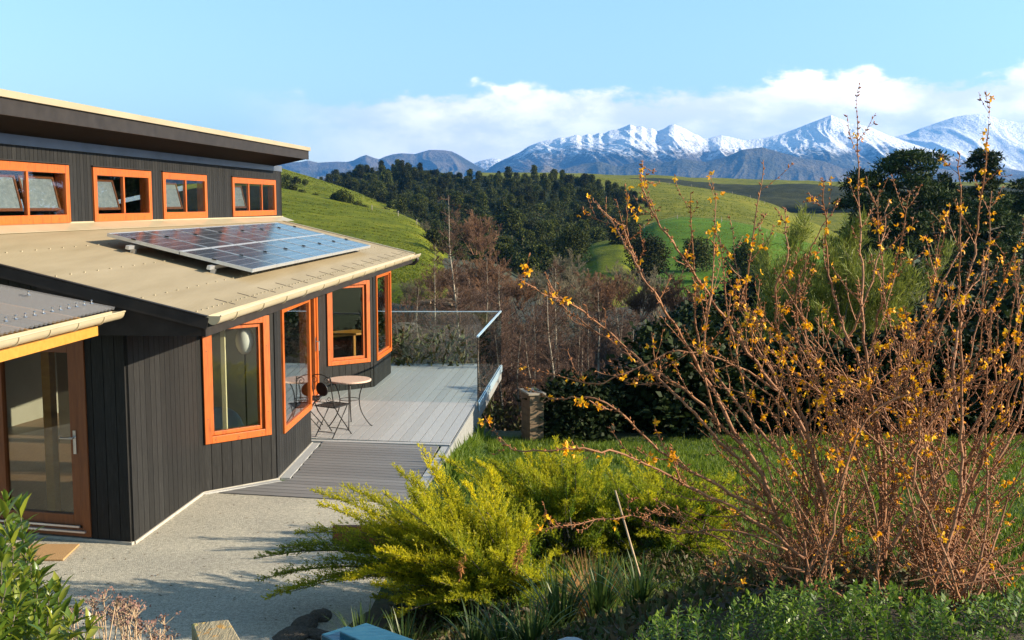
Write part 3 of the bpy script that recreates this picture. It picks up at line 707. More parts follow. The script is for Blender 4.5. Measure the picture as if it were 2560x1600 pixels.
# front wall with the glazed door
fd = lambda x, y: wallpt(FL, A, x, y)[0]
ds1 = fd(233, 1340); ds0 = ds1 - 1.20
wall(FL, A, .03, ztop, [(ds0, ds1, .03, 2.16)], first=.05)
wall(A, B, .03, ztop)
r1 = winrect(B, Cc, (501, 815), (669, 773), (509, 1109), (674, 1087)); r1 = (max(r1[0], .012), r1[1], r1[2], min(r1[3], 2.2))
wall(B, Cc, .03, lambda p: 2.2, [r1])
r2 = winrect(Cc, D, (696, 763), (767, 742), (703, 1079), (773, 1027)); r2 = (r2[0], r2[1], r2[2], min(r2[3], 2.2))
wall(Cc, D, .03, lambda p: 2.2, [r2])
r3 = winrect(E, Fw, (814, 718), (922, 687), (817, 915), (922, 904)); r3 = (max(.012, r3[0]), r3[1], r3[2], min(r3[3], 2.2))
wall(E, Fw, .03, lambda p: 2.2, [r3])
r4 = winrect(Fw, G, (934, 683), (972, 672), (939, 900), (974, 878)); r4 = (r4[0], r4[1], r4[2], min(r4[3], 2.2))
wall(Fw, G, .03, lambda p: 2.2, [r4])
# recess with the deck door
D2 = D + Vector((-.62, .10, 0)); DJ2 = Vector((DJ.x, DJ.y, 0))
wall(D, D2, .03, lambda p: 2.2)
rd = (.25, (DJ2 - D2).length - .02, .03, 2.16)
wall(D2, DJ2, .03, lambda p: 2.2, [rd])
wall(DJ2, E, .03, lambda p: 2.2)
# far end and hidden sides
gL = G + PX * 6.2; nL = FL + PX * 3.4
GB = G + PX * (E1 - G).dot(PX) * 0
def plain_wall(a, b, zt):
    mb = MB(); t = (Vector(b) - Vector(a)).normalized(); n = Vector((t.y, -t.x, 0)); a, b = Vector((a[0], a[1], 0)), Vector((b[0], b[1], 0))
    q = [a, b, b - n * .1, a - n * .1]
    za, zb = zt(a), zt(b); mb.hexa([p for p in q], [p + UP * z for p, z in zip(q, (za, zb, zb, za))]); return mb.build('wall', M['clad'], house)
def full_top(p):
    v = (Vector((p[0], p[1], 0)) - Vector((E0.x, E0.y, 0))).dot(PX)
    return 2.36 + RS * v if v < 2.75 else 4.15 - (v - 2.75) * .2
plain_wall(G, W1, lambda p: roof_z(p) - .04); plain_wall(W1, gL, lambda p: 4.15 if (p - Vector((W1.x, W1.y, 0))).length < .2 else 3.3)
plain_wall(gL, nL, lambda p: 3.3)
plain_wall(nL, FL, lambda p: 2.9)
# windows of the lower storey
window(B, Cc, r1, fw=.085, sw=.045, label='tall orange window beside the gravel path')
window(Cc, D, r2, fw=.085, sw=.02, sash=False, label='tall orange window at the start of the deck')
window(E, Fw, r3, fw=.075, sw=.05, label='tall orange window behind the cafe table')
window(Fw, G, r4, fw=.075, sw=.03, label='narrow seen orange window at the far corner')
# plinth strip
mb = MB()
for p, q in ((FL, A), (A, B), (B, Cc), (Cc, D)):
    p, q = Vector((p.x, p.y, 0)), Vector((q.x, q.y, 0)); t = (q - p).normalized(); n = Vector((t.y, -t.x, 0))
    e = .03 if q is not None else 0
    a, b = p + n * .012 + UP * .012, q + n * .012 + UP * .012 + t * .02; mb.bar(a, b, .055, .04)
mb.build('plinth', M['plinth'], house)

# --- glazed doors
def glazed_door(P, Q, r, lab, handle_s, fm, fw=.09, lw=.11, longbar=False):
    P = Vector((P.x, P.y, 0)); Q = Vector((Q.x, Q.y, 0)); t = (Q - P).normalized(); n = Vector((t.y, -t.x, 0))
    mb = MB(); frame_bars(mb, P, t, n, r, fw, .10, .04)
    ri = (r[0] + fw + .004, r[1] - fw - .004, r[2] + fw + .02, r[3] - fw - .004)
    frame_bars(mb, P, t, n, ri, lw, .05, .02)
    d = mb.build('door', fm, house, bevel=.004); d['label'] = lab
    gb = MB(); g = (ri[0] + lw, ri[1] - lw, ri[2] + lw, ri[3] - lw)
    gb.box(P + t * ((g[0] + g[1]) / 2) - n * .02 + UP * ((g[2] + g[3]) / 2), (g[1] - g[0] + .004, .006, g[3] - g[2] + .004), t, -n); gb.build('pane', M['glass'], d)
    hb = MB(); c = P + t * handle_s + n * .026 + UP * 1.03
    hb.box(c, (.034, .012, .24), t, -n)
    hb.tube([c + UP * .05, c + UP * .05 + n * .05, c + UP * .05 + n * .058 - t * .03 * (1 if not longbar else .2), c + UP * .05 + n * .058 - t * (.13 if not longbar else .02) - UP * (.0 if not longbar else .16)], .010, 8)
    hb.build('handle', M['steel'], d)
    tb = MB(); tb.bar(P + t * (r[0] + .03) + n * .056 + UP * (r[2] + .055), P + t * (r[1] - .05) + n * .056 + UP * (r[2] + .055), .03, .018)
    tb.bar(P + t * (r[0] + .03) + n * .048 + UP * (r[2] + .105), P + t * (r[1] - .12) + n * .048 + UP * (r[2] + .105), .02, .018); tb.build('threshold', M['alu'], d)
    return d
glazed_door(FL, A, (ds0, ds1, .05, 2.15), 'brown framed glazed front door', ds1 - .15, M['door'])
glazed_door(D2, DJ2, rd, 'orange framed glazed door to the deck', rd[1] - .17, M['orange'], longbar=True)

# --- lower roof
mb = MB()
nu = 1360; us = np.linspace(-.02, EL + .05, nu)
vmax = [((Wn - E0).dot(PX)) + .6, ((W1 - E0).dot(PX)) + .02]
vs = np.stack([np.full(nu, -.035), np.interp(us, [0, EL], [((W0 + WD * ((E0 - W0).dot(WD))) - E0).dot(PX) + .03, (W1 - E0).dot(PX) + .03])])
e0, ax, px_ = np.array(E0), np.array(AX), np.array(PX)
P = e0 + us[None, :, None] * ax + vs[:, :, None] * px_
P[..., 2] += RS * vs + .009 * np.cos(us * 2 * math.pi / .0762)
rf = link('lower_roof', grid_mesh('lower_roof', P, M['tan'], smooth=True), house)
sb = MB()                                                     # roofing screws
for v in (.10, .62, 1.45, 2.25):
    for u in np.arange(.08, EL, .1524 if v < .2 else .3048):
        c = roofp(u, v, .012); sb.box(c, (.018, .018, .012), AX)
sb.build('roof_screw', M['gutter'], rf)
db = MB()                                                     # dark sheet end laps above the gutter
for u in np.arange(1.0, EL, .762):
    a, b = roofp(u, .02, .014), roofp(u + .02, .24, .014); db.bar(a, b, .012, .004)
db.build('roof_seam', M['dark'], rf)
# apron flashing at the clerestory, barge cap at the far edge
mb = MB()
a0 = Wn + WD * ((E0 - Wn).dot(WD) - .1); a1 = W1 + WD * .05; nrm = Vector((WD.y, -WD.x, 0))
for a, b in ((a0, a1),):
    za, zb = roof_z(a), roof_z(b)
    p = [Vector((a.x, a.y, za)) + nrm * .03, Vector((b.x, b.y, zb)) + nrm * .03]
    q = [Vector((a.x, a.y, 0)) + nrm * .27, Vector((b.x, b.y, 0)) + nrm * .27]
    q = [v_ + UP * (roof_z(v_) + .016) for v_ in q]
    pz = [v_ + UP * .035 for v_ in p]
    mb.hexa([q[0], q[1], pz[1], pz[0]], [v_ + UP * .004 for v_ in (q[0], q[1], pz[1], pz[0])])
    mb.hexa([pz[0] - nrm * .0, pz[1] - nrm * .0, pz[1] - nrm * .006, pz[0] - nrm * .006], [v_ + UP * .02 for v_ in (pz[0], pz[1], pz[1] - nrm * .006, pz[0] - nrm * .006)])
mb.build('apron_flashing', M['gutter'], house)
mb = MB(); vt = (W1 - E0).dot(PX)
mb.bar(roofp(EL + .05, -.05, .012), roofp(EL + .05, vt + .15, .012), .09, .03, UP)
mb.build('barge_cap', M['gutter'], house)
mb = MB()                                                     # near barge board and the closed eave behind it
mb.bar(roofp(-.035, -.05, -.055), roofp(-.035, 3.6, -.055), .04, .11, UP)
mb.bar(roofp(-.035, -.05, .012), roofp(-.035, 3.6, .012), .06, .008, UP)
mb.build('barge_board', M['dark'], house)
mb = MB(); mb.bar(roofp(EL + .045, -.02, -.075), roofp(EL + .045, vt, -.075), .03, .11, UP); mb.build('barge_board', M['dark'], house)
mb = MB()
tri = [roofp(.012, 0, -.10), roofp(.012, 1.2, -.10), roofp(.012, 3.3, -.11), roofp(.012, 3.3, -.16), Vector((0, 0, 0))]
def drop(u, v, z): p = roofp(u, v); return Vector((p.x, p.y, z))
mb.hexa([drop(.0, .0, 2.21), drop(.0, 1.6, 2.21), drop(.03, 1.6, 2.21), drop(.03, .0, 2.21)], [roofp(.0, .0, -.06), roofp(.0, 1.6, -.06), roofp(.03, 1.6, -.06), roofp(.03, .0, -.06)])
mb.hexa([drop(.0, -.012, 2.205), drop(EL, -.012, 2.205), drop(EL, .03, 2.205), drop(.0, .03, 2.205)], [roofp(.0, -.012, -.035), roofp(EL, -.012, -.035), roofp(EL, .03, -.035), roofp(.0, .03, -.035)])
mb.build('eave_fascia', M['dark'], house)
mb = MB()
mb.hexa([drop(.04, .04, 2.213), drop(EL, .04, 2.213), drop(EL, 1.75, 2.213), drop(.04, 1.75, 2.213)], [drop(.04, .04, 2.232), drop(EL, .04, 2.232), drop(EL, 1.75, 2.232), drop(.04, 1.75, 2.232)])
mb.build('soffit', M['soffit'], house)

def gutter_mesh(a, b, out, r=.072, drop_=0.0, brk=.9):
    """half-round gutter from a to b; out = outward horizontal direction; a, b on the back top edge"""
    mb = MB(); a, b, out = Vector(a), Vector(b), Vector(out); n = 12
    prof = [(r - r * math.cos(math.pi * i / n), -r * 1.15 * math.sin(math.pi * i / n)) for i in range(n + 1)]
    inner = [(r + (x - r) * .9, y * .9) for x, y in prof]
    ring = prof + inner[::-1]
    vs = [p + out * x + UP * y for p in (a, b) for x, y in ring]; k = len(ring)
    fs = [(i, (i + 1) % k, k + (i + 1) % k, k + i) for i in range(k)]
    for o in (0, k): fs.append(tuple(o + i for i in (range(n, -1, -1) if o == 0 else range(n + 1))))
    mb.add(vs, fs)
    L = (b - a).length; d = (b - a).normalized()
    mb.tube([a + out * 2 * r, b + out * 2 * r], .009, 8)
    return mb, d, L
mb, d, L = gutter_mesh(E0 - AX * .05 - PX * .03 + UP * .005, E1 + AX * .08 - PX * .03 - UP * .005, -PX)
gt = mb.build('gutter', M['gutter'], house, smooth=False)
kb = MB()
for u in np.arange(.45, EL, .92):
    c = E0 + AX * u - PX * .03; r = .0755
    kb.tube([c - PX * (r - r * math.cos(math.pi * i / 10)) - UP * (r * 1.15 * math.sin(math.pi * i / 10)) for i in range(11)], .0065, 6)
kb.build('gutter_bracket', M['gutter'], gt)
mb = MB(); c = E1 + AX * .02 - PX * .10
mb.tube([c - UP * .05, c - UP * .15, c - UP * .2 + PX * .06, c - UP * .22 + PX * .35, c - UP * .24 + PX * .5], .04, 10)
mb.build('downpipe', M['blackmetal'], house, smooth=True)

# --- clerestory
ct = lambda p: 4.12 + .09 * 0
wr = []
specs = [((-60, 405), (165, 411), (-60, 567), (168, 558)), ((225, 420), (373, 425), (230, 555), (372, 550)),
         ((400, 432), (512, 438), (404, 548), (512, 544)), ((575, 443), (685, 449), (578, 540), (685, 536))]
for q in specs:
    r = winrect(W0, W1, *q); wr.append(r)
zlo = sum(r[2] for r in wr) / 4; zhi = sum(r[3] for r in wr) / 4
wr = [(r[0], r[1], zlo, zhi) for r in wr]
W0g, W1g, Wng = [Vector((p.x, p.y, 0)) for p in (W0, W1, Wn)]
sh = (W0g - Wng).length
wr2 = [(r[0] + sh, r[1] + sh, r[2], r[3]) for r in wr]
wall(Wng, W1g, 2.9, lambda p: 4.13, wr2, bw=.10)
labs = ['two pane clerestory window partly cut by the frame edge', 'clerestory window above the near end of the solar panels', 'smaller clerestory window, third from the near end', 'three pane clerestory window nearest the far corner']
for i, (r, mu, ti) in enumerate(zip(wr2, ((.5,), (.5,), (.5,), (.34, .67)), (((0, .22), (1, .22)), ((0, .25),), ((0, .25),), ((0, .22),)))):
    window(Wng, W1g, r, fw=.105, sash=False, mull=mu, tilt=ti, label=labs[i])
# --- upper roof: rises outwards over the clerestory
FO0, FO1 = onz(0, 285, 4.36), onz(772, 399, 4.36); FD = (FO1 - FO0).normalized(); FOn = FO0 - FD * 4.5; FN = Vector((FD.y, -FD.x, 0))
def fbox(o0, o1, z0, z1, name, mat, ext=0.0):
    mb = MB(); a, b = FOn + FN * o0, FO1 + FN * o0 + FD * ext; a2, b2 = FOn + FN * o1, FO1 + FN * o1 + FD * ext
    for p in (a, b, a2, b2): p.z = 0
    q = [a2, b2, b, a]
    mb.hexa([p + UP * z0 for p in q], [p + UP * z1 for p in q]); return mb.build(name, mat, house)
fbox(-.035, 0, 4.36, 4.535, 'fascia', M['dark'])
fbox(-.06, .035, 4.538, 4.565, 'roof_cap', M['gutter'], .01)
fbox(.005, .028, 4.535 - .0, 4.538 + .035, 'roof_edge', M['gutter'], .005) if False else None
mb = MB()
a, b = FOn - FN * .037, FO1 - FN * .037
c, d_ = FOn - FN * 4.2, FO1 - FN * 4.2
SL = .335
def upz(p, z): return Vector((p.x, p.y, z))
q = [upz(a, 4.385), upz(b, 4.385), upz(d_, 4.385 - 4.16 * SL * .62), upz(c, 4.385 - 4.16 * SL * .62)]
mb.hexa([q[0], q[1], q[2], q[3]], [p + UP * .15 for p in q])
ur = mb.build('upper_roof', M['soffit'], house)
mb = MB(); q2 = [p + UP * .153 for p in q]; q2[0] = q2[0] + FN * .05; q2[1] = q2[1] + FN * .05 + FD * .02; q2[2] = q2[2] + FD * .02
mb.hexa(q2, [p + UP * .02 for p in q2]); mb.build('roof_sheet', M['gutter'], ur)
mb = MB()                                                     # fat tan rolled edge of the roofing seen as a band over the fascia
a, b = FOn + FN * .012 + UP * .215, FO1 + FN * .012 + UP * .215 + FD * .02
mb.bar(a, b, .05, .075); mb.build('roof_band', M['tan'], house)
mb = MB(); mb.bar(upz(FO1 - FN * .037, 4.46), upz(FO1 - FN * 2.6, 4.46 - 2.56 * SL * .62), .03, .17, UP); mb.build('barge_board', M['dark'], house)
mb = MB(); a, b = W0g - WD * 4 + nrm * .03 + UP * 4.19, W1g + nrm * .03 + UP * 4.19
mb.bar(a, b, .02, .12); mb.build('head_strip', grainy('blue_grey_strip', (.09, .105, .13), (.16, .18, .22), 1.2, .35, (1, 1, 1), 0, metal=.4), house)  # blue-grey metal strip along the head of the wall

# --- porch
PG1 = onz(278, 778, 2.45); pd = AX; PG0 = PG1 - pd * 4.6
mb, d, L = gutter_mesh(PG0, PG1, -PX, r=.065)
pg = mb.build('porch_gutter', M['gutter'], house)
kb = MB()
for u in (.45, .95, 1.45, 1.95, 2.6, 3.2):
    c = PG1 - pd * u; r = .068
    kb.tube([c - PX * (r - r * math.cos(math.pi * i / 10)) - UP * (r * 1.15 * math.sin(math.pi * i / 10)) for i in range(11)], .006, 6)
kb.build('gutter_bracket', M['gutter'], pg)
mb = MB(); o = PX * -.035 - UP * .135
mb.bar(PG0 + o, PG1 + o - pd * .42, .045, .085); mb.build('porch_beam', M['pine'], house, bevel=.004)
for u in (.5, 1.4, 2.3):
    mb = MB(); mb.bar(PG1 - pd * u + PX * .06 - UP * .06, PG1 - pd * u + PX * 1.6 + UP * .22, .045, .09); mb.build('porch_rafter', M['pine'], house)
us = np.linspace(0, 4.5, 600); vs = np.array([-.04, 1.7])
p0, axn = np.array(PG1), np.array(pd)
P = p0 - us[None, :, None] * axn + vs[:, None, None] * px_
P[..., 2] += .19 * vs[:, None] + .035 + .012 * np.cos(us * 2 * math.pi / .0762)
pr = link('porch_roof', grid_mesh('porch_roof', P, M['poly'], smooth=True), house)
sb = MB()
for v, ul in ((.13, np.arange(.12, 3.4, .1524)), (.62, [.32] + list(np.arange(1.0, 3.4, .1524))), (1.15, np.arange(.2, 3.4, .3048))):
    for u in ul:
        c = PG1 - pd * u + PX * v + UP * (.19 * v + .052); sb.tube([c, c + UP * .03], .005, 6); sb.lathe(c + UP * .004, [(.018, 0), (.012, .008)], 8); sb.lathe(c + UP * .028, [(.008, 0), (.011, .006), (.006, .012)], 8)
sb.build('roof_screw', M['steel'], pr)

# --- rooms behind the glass
mb = MB(); fl = [FL, A, B, Cc, D, D2, DJ2, E, Fw, G]
pts = [Vector((p.x, p.y, .045)) - Vector((.1, -.02, 0)) for p in fl] + [Vector((gL.x, gL.y, .045)), Vector((nL.x, nL.y, .045))]
mb.add(pts, [tuple(range(len(pts)))]); mb.build('interior_floor', M['floorwood'], house)
mb = MB(); a, b = Vector((FL.x, FL.y, 0)) + PX * 1.9 + AX * .15, Vector((G.x, G.y, 0)) + PX * 3.9 - AX * .15
mb.bar(a + UP * 1.6, b + UP * 1.6, .08, 3.2); mb.build('interior_wall', M['inner'], house); mb = MB()
a, b = Vector((Cc.x, Cc.y, 0)) + PX * .4, Vector((Cc.x, Cc.y, 0)) + PX * 3.6
mb.bar(a + UP * 1.1 + AX * 1.75, b + UP * 1.1 + AX * 1.75, .08, 2.2)
mb.build('interior_wall', M['inner'], house)
for s, w_ in ((ds0 + .34, .10), (ds0 + .70, .07)):
    mb = MB(); c = Vector((FL.x, FL.y, 0)) + fdir * s + PX * 0 - Vector((fdir.y, -fdir.x, 0)) * .55
    mb.box(c + UP * 1.15, (w_, w_, 2.2), fdir); mb.build('interior_post', M['pine'], house)
mb = MB(); c = Vector((-3.53, 13.34, 0)); mb.box(c + UP * 1.15, (.05, .05, 2.1)); mb.build('interior_post', M['cream'], house)

# things standing inside, seen through the glass
def armchair():
    c = Vector((-3.66, 13.48, .045))
    e = empty('armchair', c, 'white rounded armchair standing indoors behind the tall window by the path', 'armchair', rz=R(20))
    def shell(name, pts, rad, m):
        mb = MB(); mb.tube(pts, rad, 14); o = mb.build(name, m, smooth=True); o.parent = e; return o
    shell('seat', [(0, 0, .30), (0, 0, .36), (0, 0, .44), (0, 0, .47)], [.25, .30, .29, .2], M['white'])
    mb = MB(); vs, fs = [], []
    for i in range(13):
        t = R(20 + i * 140 / 12); 
        for j in range(7):
            z = .40 + .42 * j / 6; r_ = .31 + .05 * j / 6; k = 1 - (abs(i - 6) / 6) ** 3 * .55 * (j / 6)
            vs.append((r_ * math.cos(t), r_ * math.sin(t), .40 + (z - .40) * k))
    for i in range(12):
        for j in range(6): fs.append((i * 7 + j, (i + 1) * 7 + j, (i + 1) * 7 + j + 1, i * 7 + j + 1))
    mb.add(vs, fs); o = mb.build('backrest', M['white'], smooth=True); o.parent = e; s_ = o.modifiers.new('thick', 'SOLIDIFY'); s_.thickness = .06
    for sx in (-1, 1):
        for sy in (-1, 1):
            mb = MB(); mb.tube([(.16 * sx, .16 * sy, .32), (.22 * sx, .22 * sy, 0)], [.018, .012], 8); o = mb.build('leg', M['pine'], smooth=True); o.parent = e
armchair()
def lamp():
    c = Vector((-3.29, 13.44, .045))
    e = empty('floor_lamp', c, 'white egg shaped lamp standing indoors behind the tall window by the path', 'floor lamp')
    mb = MB(); mb.lathe((0, 0, 1.56), [(.035, 0), (.075, .035), (.10, .10), (.11, .165), (.10, .235), (.065, .30), (.02, .32)], 24); o = mb.build('lamp_shade', M['white'], smooth=True); o.parent = e
    mb = MB(); mb.tube([(0, 0, .02), (0, 0, 1.57)], .010, 8); o = mb.build('pole', M['blackmetal'], smooth=True); o.parent = e
    mb = MB(); mb.lathe((0, 0, 0), [(.15, 0), (.15, .015), (.03, .03)], 24); o = mb.build('base', M['blackmetal'], smooth=True); o.parent = e
lamp()
def bench(name, c, rz, L, W, Hh, label, cat):
    e = empty(name, c, label, cat, rz=rz)
    mb = MB(); mb.box((0, 0, Hh - .02), (L, W, .04)); o = mb.build('top', M['pine'], bevel=.006); o.parent = e
    for sx in (-1, 1):
        for sy in (-1, 1):
            mb = MB(); mb.box((sx * (L / 2 - .06), sy * (W / 2 - .05), (Hh - .04) / 2), (.05, .05, Hh - .04)); o = mb.build('leg', M['pine'], bevel=.004); o.parent = e
c = (Vector((E.x, E.y, 0)) + Vector((Fw.x, Fw.y, 0))) / 2 + Vector((-.35, .75, .045))
bench('wooden_table', c, R(40), 1.2, .6, .95, 'pine table indoors seen through the window behind the cafe table', 'table')

# ------------------------------------------------------------------ solar panels on the lower roof
def array():
    def hit(x, y, off=.17):
        o = Vector((0, 0, H)); d = ray(x, y); a = roofp(0, 0, off); n = AX.cross(PX + UP * RS); k = (a - o).dot(n) / d.dot(n); p = o + d * k
        return (p - E0).dot(AX), (p - E0).dot(PX)
    c = [hit(*q) for q in ((287, 582), (626, 680), (917, 613), (696, 556))]
    print('solar corners', [(round(a, 2), round(b, 2)) for a, b in c])
    u0 = (c[0][0] + c[1][0]) / 2; u1 = (c[2][0] + c[3][0]) / 2; v0 = (c[1][1] + c[2][1]) / 2; v1 = (c[0][1] + c[3][1]) / 2
    print('array', u0, u1, v0, v1)
    sv = (PX + UP * RS).normalized(); kv = math.sqrt(1 + RS * RS); nn = AX.cross(sv) * -1
    if nn.z < 0: nn = -nn
    base = roofp((u0 + u1) / 2, (v0 + v1) / 2, .02)
    e = empty('solar_panel_array', base, 'array of glossy dark solar panels mounted on the tan lower roof', 'solar panels')
    nc, nr = 7, 2; pw, ph = (u1 - u0) / nc, (v1 - v0) * kv / nr
    for i in range(nc):
        for j in range(nr):
            o = roofp(u0, v0, .155) + AX * (i * pw) + sv * (j * ph); w, h, fr = pw - .010, ph - .010, .013
            mb = MB()
            mb.cur = 0
            def bx(a, b, c2, d2, lo=-.02, hi=.022):
                q = [o + AX * a + sv * c2, o + AX * b + sv * c2, o + AX * b + sv * d2, o + AX * a + sv * d2]
                mb.hexa([p + nn * lo for p in q], [p + nn * hi for p in q])
            bx(0, fr, 0, h); bx(w - fr, w, 0, h); bx(fr, w - fr, 0, fr); bx(fr, w - fr, h - fr, h)
            p_ = mb.build('solar_panel', M['alu'], e)
            q = [o + AX * fr + sv * fr + nn * .017, o + AX * (w - fr) + sv * fr + nn * .017, o + AX * (w - fr) + sv * (h - fr) + nn * .017, o + AX * fr + sv * (h - fr) + nn * .017]
            me = bpy.data.meshes.new('cells'); q_b = [x - nn * .004 for x in q]
            me.from_pydata([tuple(x) for x in q + q_b], [], [(0, 1, 2, 3), (7, 6, 5, 4)]); me.materials.append(M['solar'])
            uv = me.uv_layers.new(name='UVMap')
            for k, xy in enumerate([(0, 0), (1, 0), (1, 1), (0, 1)] * 2): uv.data[k].uv = xy
            link('cells', me, p_)
    for k, fv in enumerate((.54, 1.64)):
        mb = MB(); v = fv * ph
        a = roofp(u0, v0, .085) + sv * v
        mb.bar(a - AX * .16, a + AX * (u1 - u0 + .04), .04, .045, nn); mb.build('rail', M['alu'], e)
        if k in (1, 3) or True:
            for i in range(nc + 1): mb = MB(); mb.box(a + AX * (i * pw - .007) + nn * .095, (.035, .05, .014), AX, sv, nn); mb.build('clamp', M['blackmetal'], e)
            for i in (0.05, 1.4, 2.8, 4.2, 5.6, 6.8): mb = MB(); mb.box(a + AX * (i * pw) - nn * .052, (.05, .06, .06), AX, sv, nn); mb.build('foot', M['alu'], e)
array()
# ------------------------------------------------------------------ deck, ramp, balustrade
DN_L, DN_R = onz(779, 1105), onz(1125, 1117); ER0 = Vector((-.883, 15.4, 0)); ER1 = Vector((-.255, 23.35, 0)); DY1 = 23.35
ed = (ER1 - ER0).normalized()
def edge_x(y): return ER0.x + (y - ER0.y) * (ER1.x - ER0.x) / (ER1.y - ER0.y)
def build_deck():
    e = empty('deck', (-1.8, 18.5, 0), 'grey timber deck with a grooved ramp along the house', 'deck')
    mb = MB(); bw = .152; gap = .009; x = edge_x(15.4) - .004; sl = (ER1.x - ER0.x) / (ER1.y - ER0.y)
    ny = lambda x_: 15.50 + (DN_L.y - DN_R.y) / (DN_L.x - DN_R.x) * (x_ - DN_R.x)
    k = 0
    while x > -4.1:
        a, b = x - bw + gap, x; y0a, y0b = ny(a) + .02, ny(b) + .02; y1 = DY1
        top = .03 + rnd.uniform(-.0012, .0012)
        q = [(a, y0a), (b, y0b), (b + (y1 - 15.4) * sl, y1), (a + (y1 - 15.4) * sl, y1)]
        mb.hexa([Vector((p[0], p[1], .0)) for p in q], [Vector((p[0], p[1], top)) for p in q]); x -= bw
    mb.build('deck_boards', M['deck'], e)
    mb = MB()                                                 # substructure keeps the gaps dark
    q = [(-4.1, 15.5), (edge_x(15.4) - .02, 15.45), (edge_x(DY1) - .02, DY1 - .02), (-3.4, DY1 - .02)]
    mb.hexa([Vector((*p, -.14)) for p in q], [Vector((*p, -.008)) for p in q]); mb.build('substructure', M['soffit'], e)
    mb = MB()                                                 # edge fascia in the sun
    a, b = Vector((edge_x(13.7) - .0, 13.7, -.1)), Vector((edge_x(DY1), DY1, -.1))
    n = Vector((ed.y, -ed.x, 0)) * .012
    mb.hexa([Vector((edge_x(13.0), 13.0, -.30)), Vector((edge_x(13.0), 13.0, -.30)) + n * 2, Vector((ER1.x, DY1, -.95)) + n * 2, Vector((ER1.x, DY1, -.95))],
            [Vector((edge_x(13.0), 13.0, .025)), Vector((edge_x(13.0), 13.0, .025)) + n * 2, Vector((ER1.x, DY1, .034)) + n * 2, Vector((ER1.x, DY1, .034))]) if False else None
    y0, y1 = 12.9, 18.9
    q = [Vector((edge_x(y0) + .003, y0, 0)), Vector((edge_x(y0), y0, 0)) + n * 2.4, Vector((edge_x(y1), y1, 0)) + n * 2.4, Vector((edge_x(y1) + .003, y1, 0))]
    lo = [-.25, -.25, -.62, -.62]; hi = [.022, .022, .036, .036]
    mb.hexa([p + UP * z for p, z in zip(q, lo)], [p + UP * z for p, z in zip(q, hi)])
    y0, y1 = 18.9, DY1
    q = [Vector((edge_x(y0) + .003, y0, 0)), Vector((edge_x(y0), y0, 0)) + n * 2.4, Vector((edge_x(y1), y1, 0)) + n * 2.4, Vector((edge_x(y1) + .003, y1, 0))]
    mb.hexa([p + UP * -.30 for p in q], [p + UP * .022 for p in q])
    mb.build('edge_fascia', M['deckedge'], e)
    mb = MB(); mb.bar(Vector((DN_L.x - .3, DN_L.y + .02, .017)), Vector((edge_x(15.43) - .004, 15.43, .017)), .12, .03); mb.build('threshold_board', M['deck'], e)
    # ramp: boards across, light borders along wall and edge
    nl = lambda t: Vector((-3.60, 12.93, 0)).lerp(Vector((DN_L.x, DN_L.y - .04, 0)), t); nr_ = lambda t: Vector((edge_x(13.0) - .02, 12.40, 0)).lerp(Vector((edge_x(15.35) - .02, 15.34, 0)), t)
    def wall_x(y):
        pts = [(A.y, A.x), (B.y, B.x), (Cc.y, Cc.x), (D.y, D.x), (17, D.x)]
        return float(np.interp(y, [p[0] for p in pts], [p[1] for p in pts]))
    mb = MB(); nb = 21
    for i in range(nb):
        a0, a1 = i / nb, (i + .94) / nb
        L0, L1, R0, R1 = nl(a0), nl(a1), nr_(a0), nr_(a1)
        def clipx(Lp, Rp):
            # left end follows the wall border
            for s in np.linspace(0, 1, 60):
                p = Lp.lerp(Rp, s)
                if p.x > wall_x(p.y) + .15: return p
            return Rp
        L0, L1 = clipx(nl(a0) - Vector((.8, -.1, 0)), R0), clipx(nl(a1) - Vector((.8, -.1, 0)), R1)
        zt = .012 + .012 * a0
        q = [L0, R0 - Vector((.13, 0, 0)), R1 - Vector((.13, 0, 0)), L1]
        mb.hexa([Vector((p.x, p.y, -.01)) for p in q], [Vector((p.x, p.y, zt + .004)) for p in q])
    mb.build('ramp_boards', M['ramp'], e)
    def strip(p, q, w0, w1, z=.022):
        mb = MB()
        p, q = Vector((p.x, p.y, 0)), Vector((q.x, q.y, 0)); t = (q - p).normalized(); n = Vector((t.y, -t.x, 0))
        qd = [p + n * .03, q + n * .03, q + n * w1, p + n * w0]
        qd = [qd[3], qd[2], qd[1], qd[0]]
        mb.hexa([v + UP * -.01 for v in qd], [v + UP * z for v in qd]); mb.build('border_board', M['deck'], e)
    strip(B, Cc, .06, .15); strip(Cc + Vector((.02, .03, 0)), D, .15, .15, .026)
    strip(Vector((edge_x(12.5) - .14, 12.42, 0)), Vector((edge_x(15.33) - .14, 15.33, 0)), .135, .135)
build_deck()

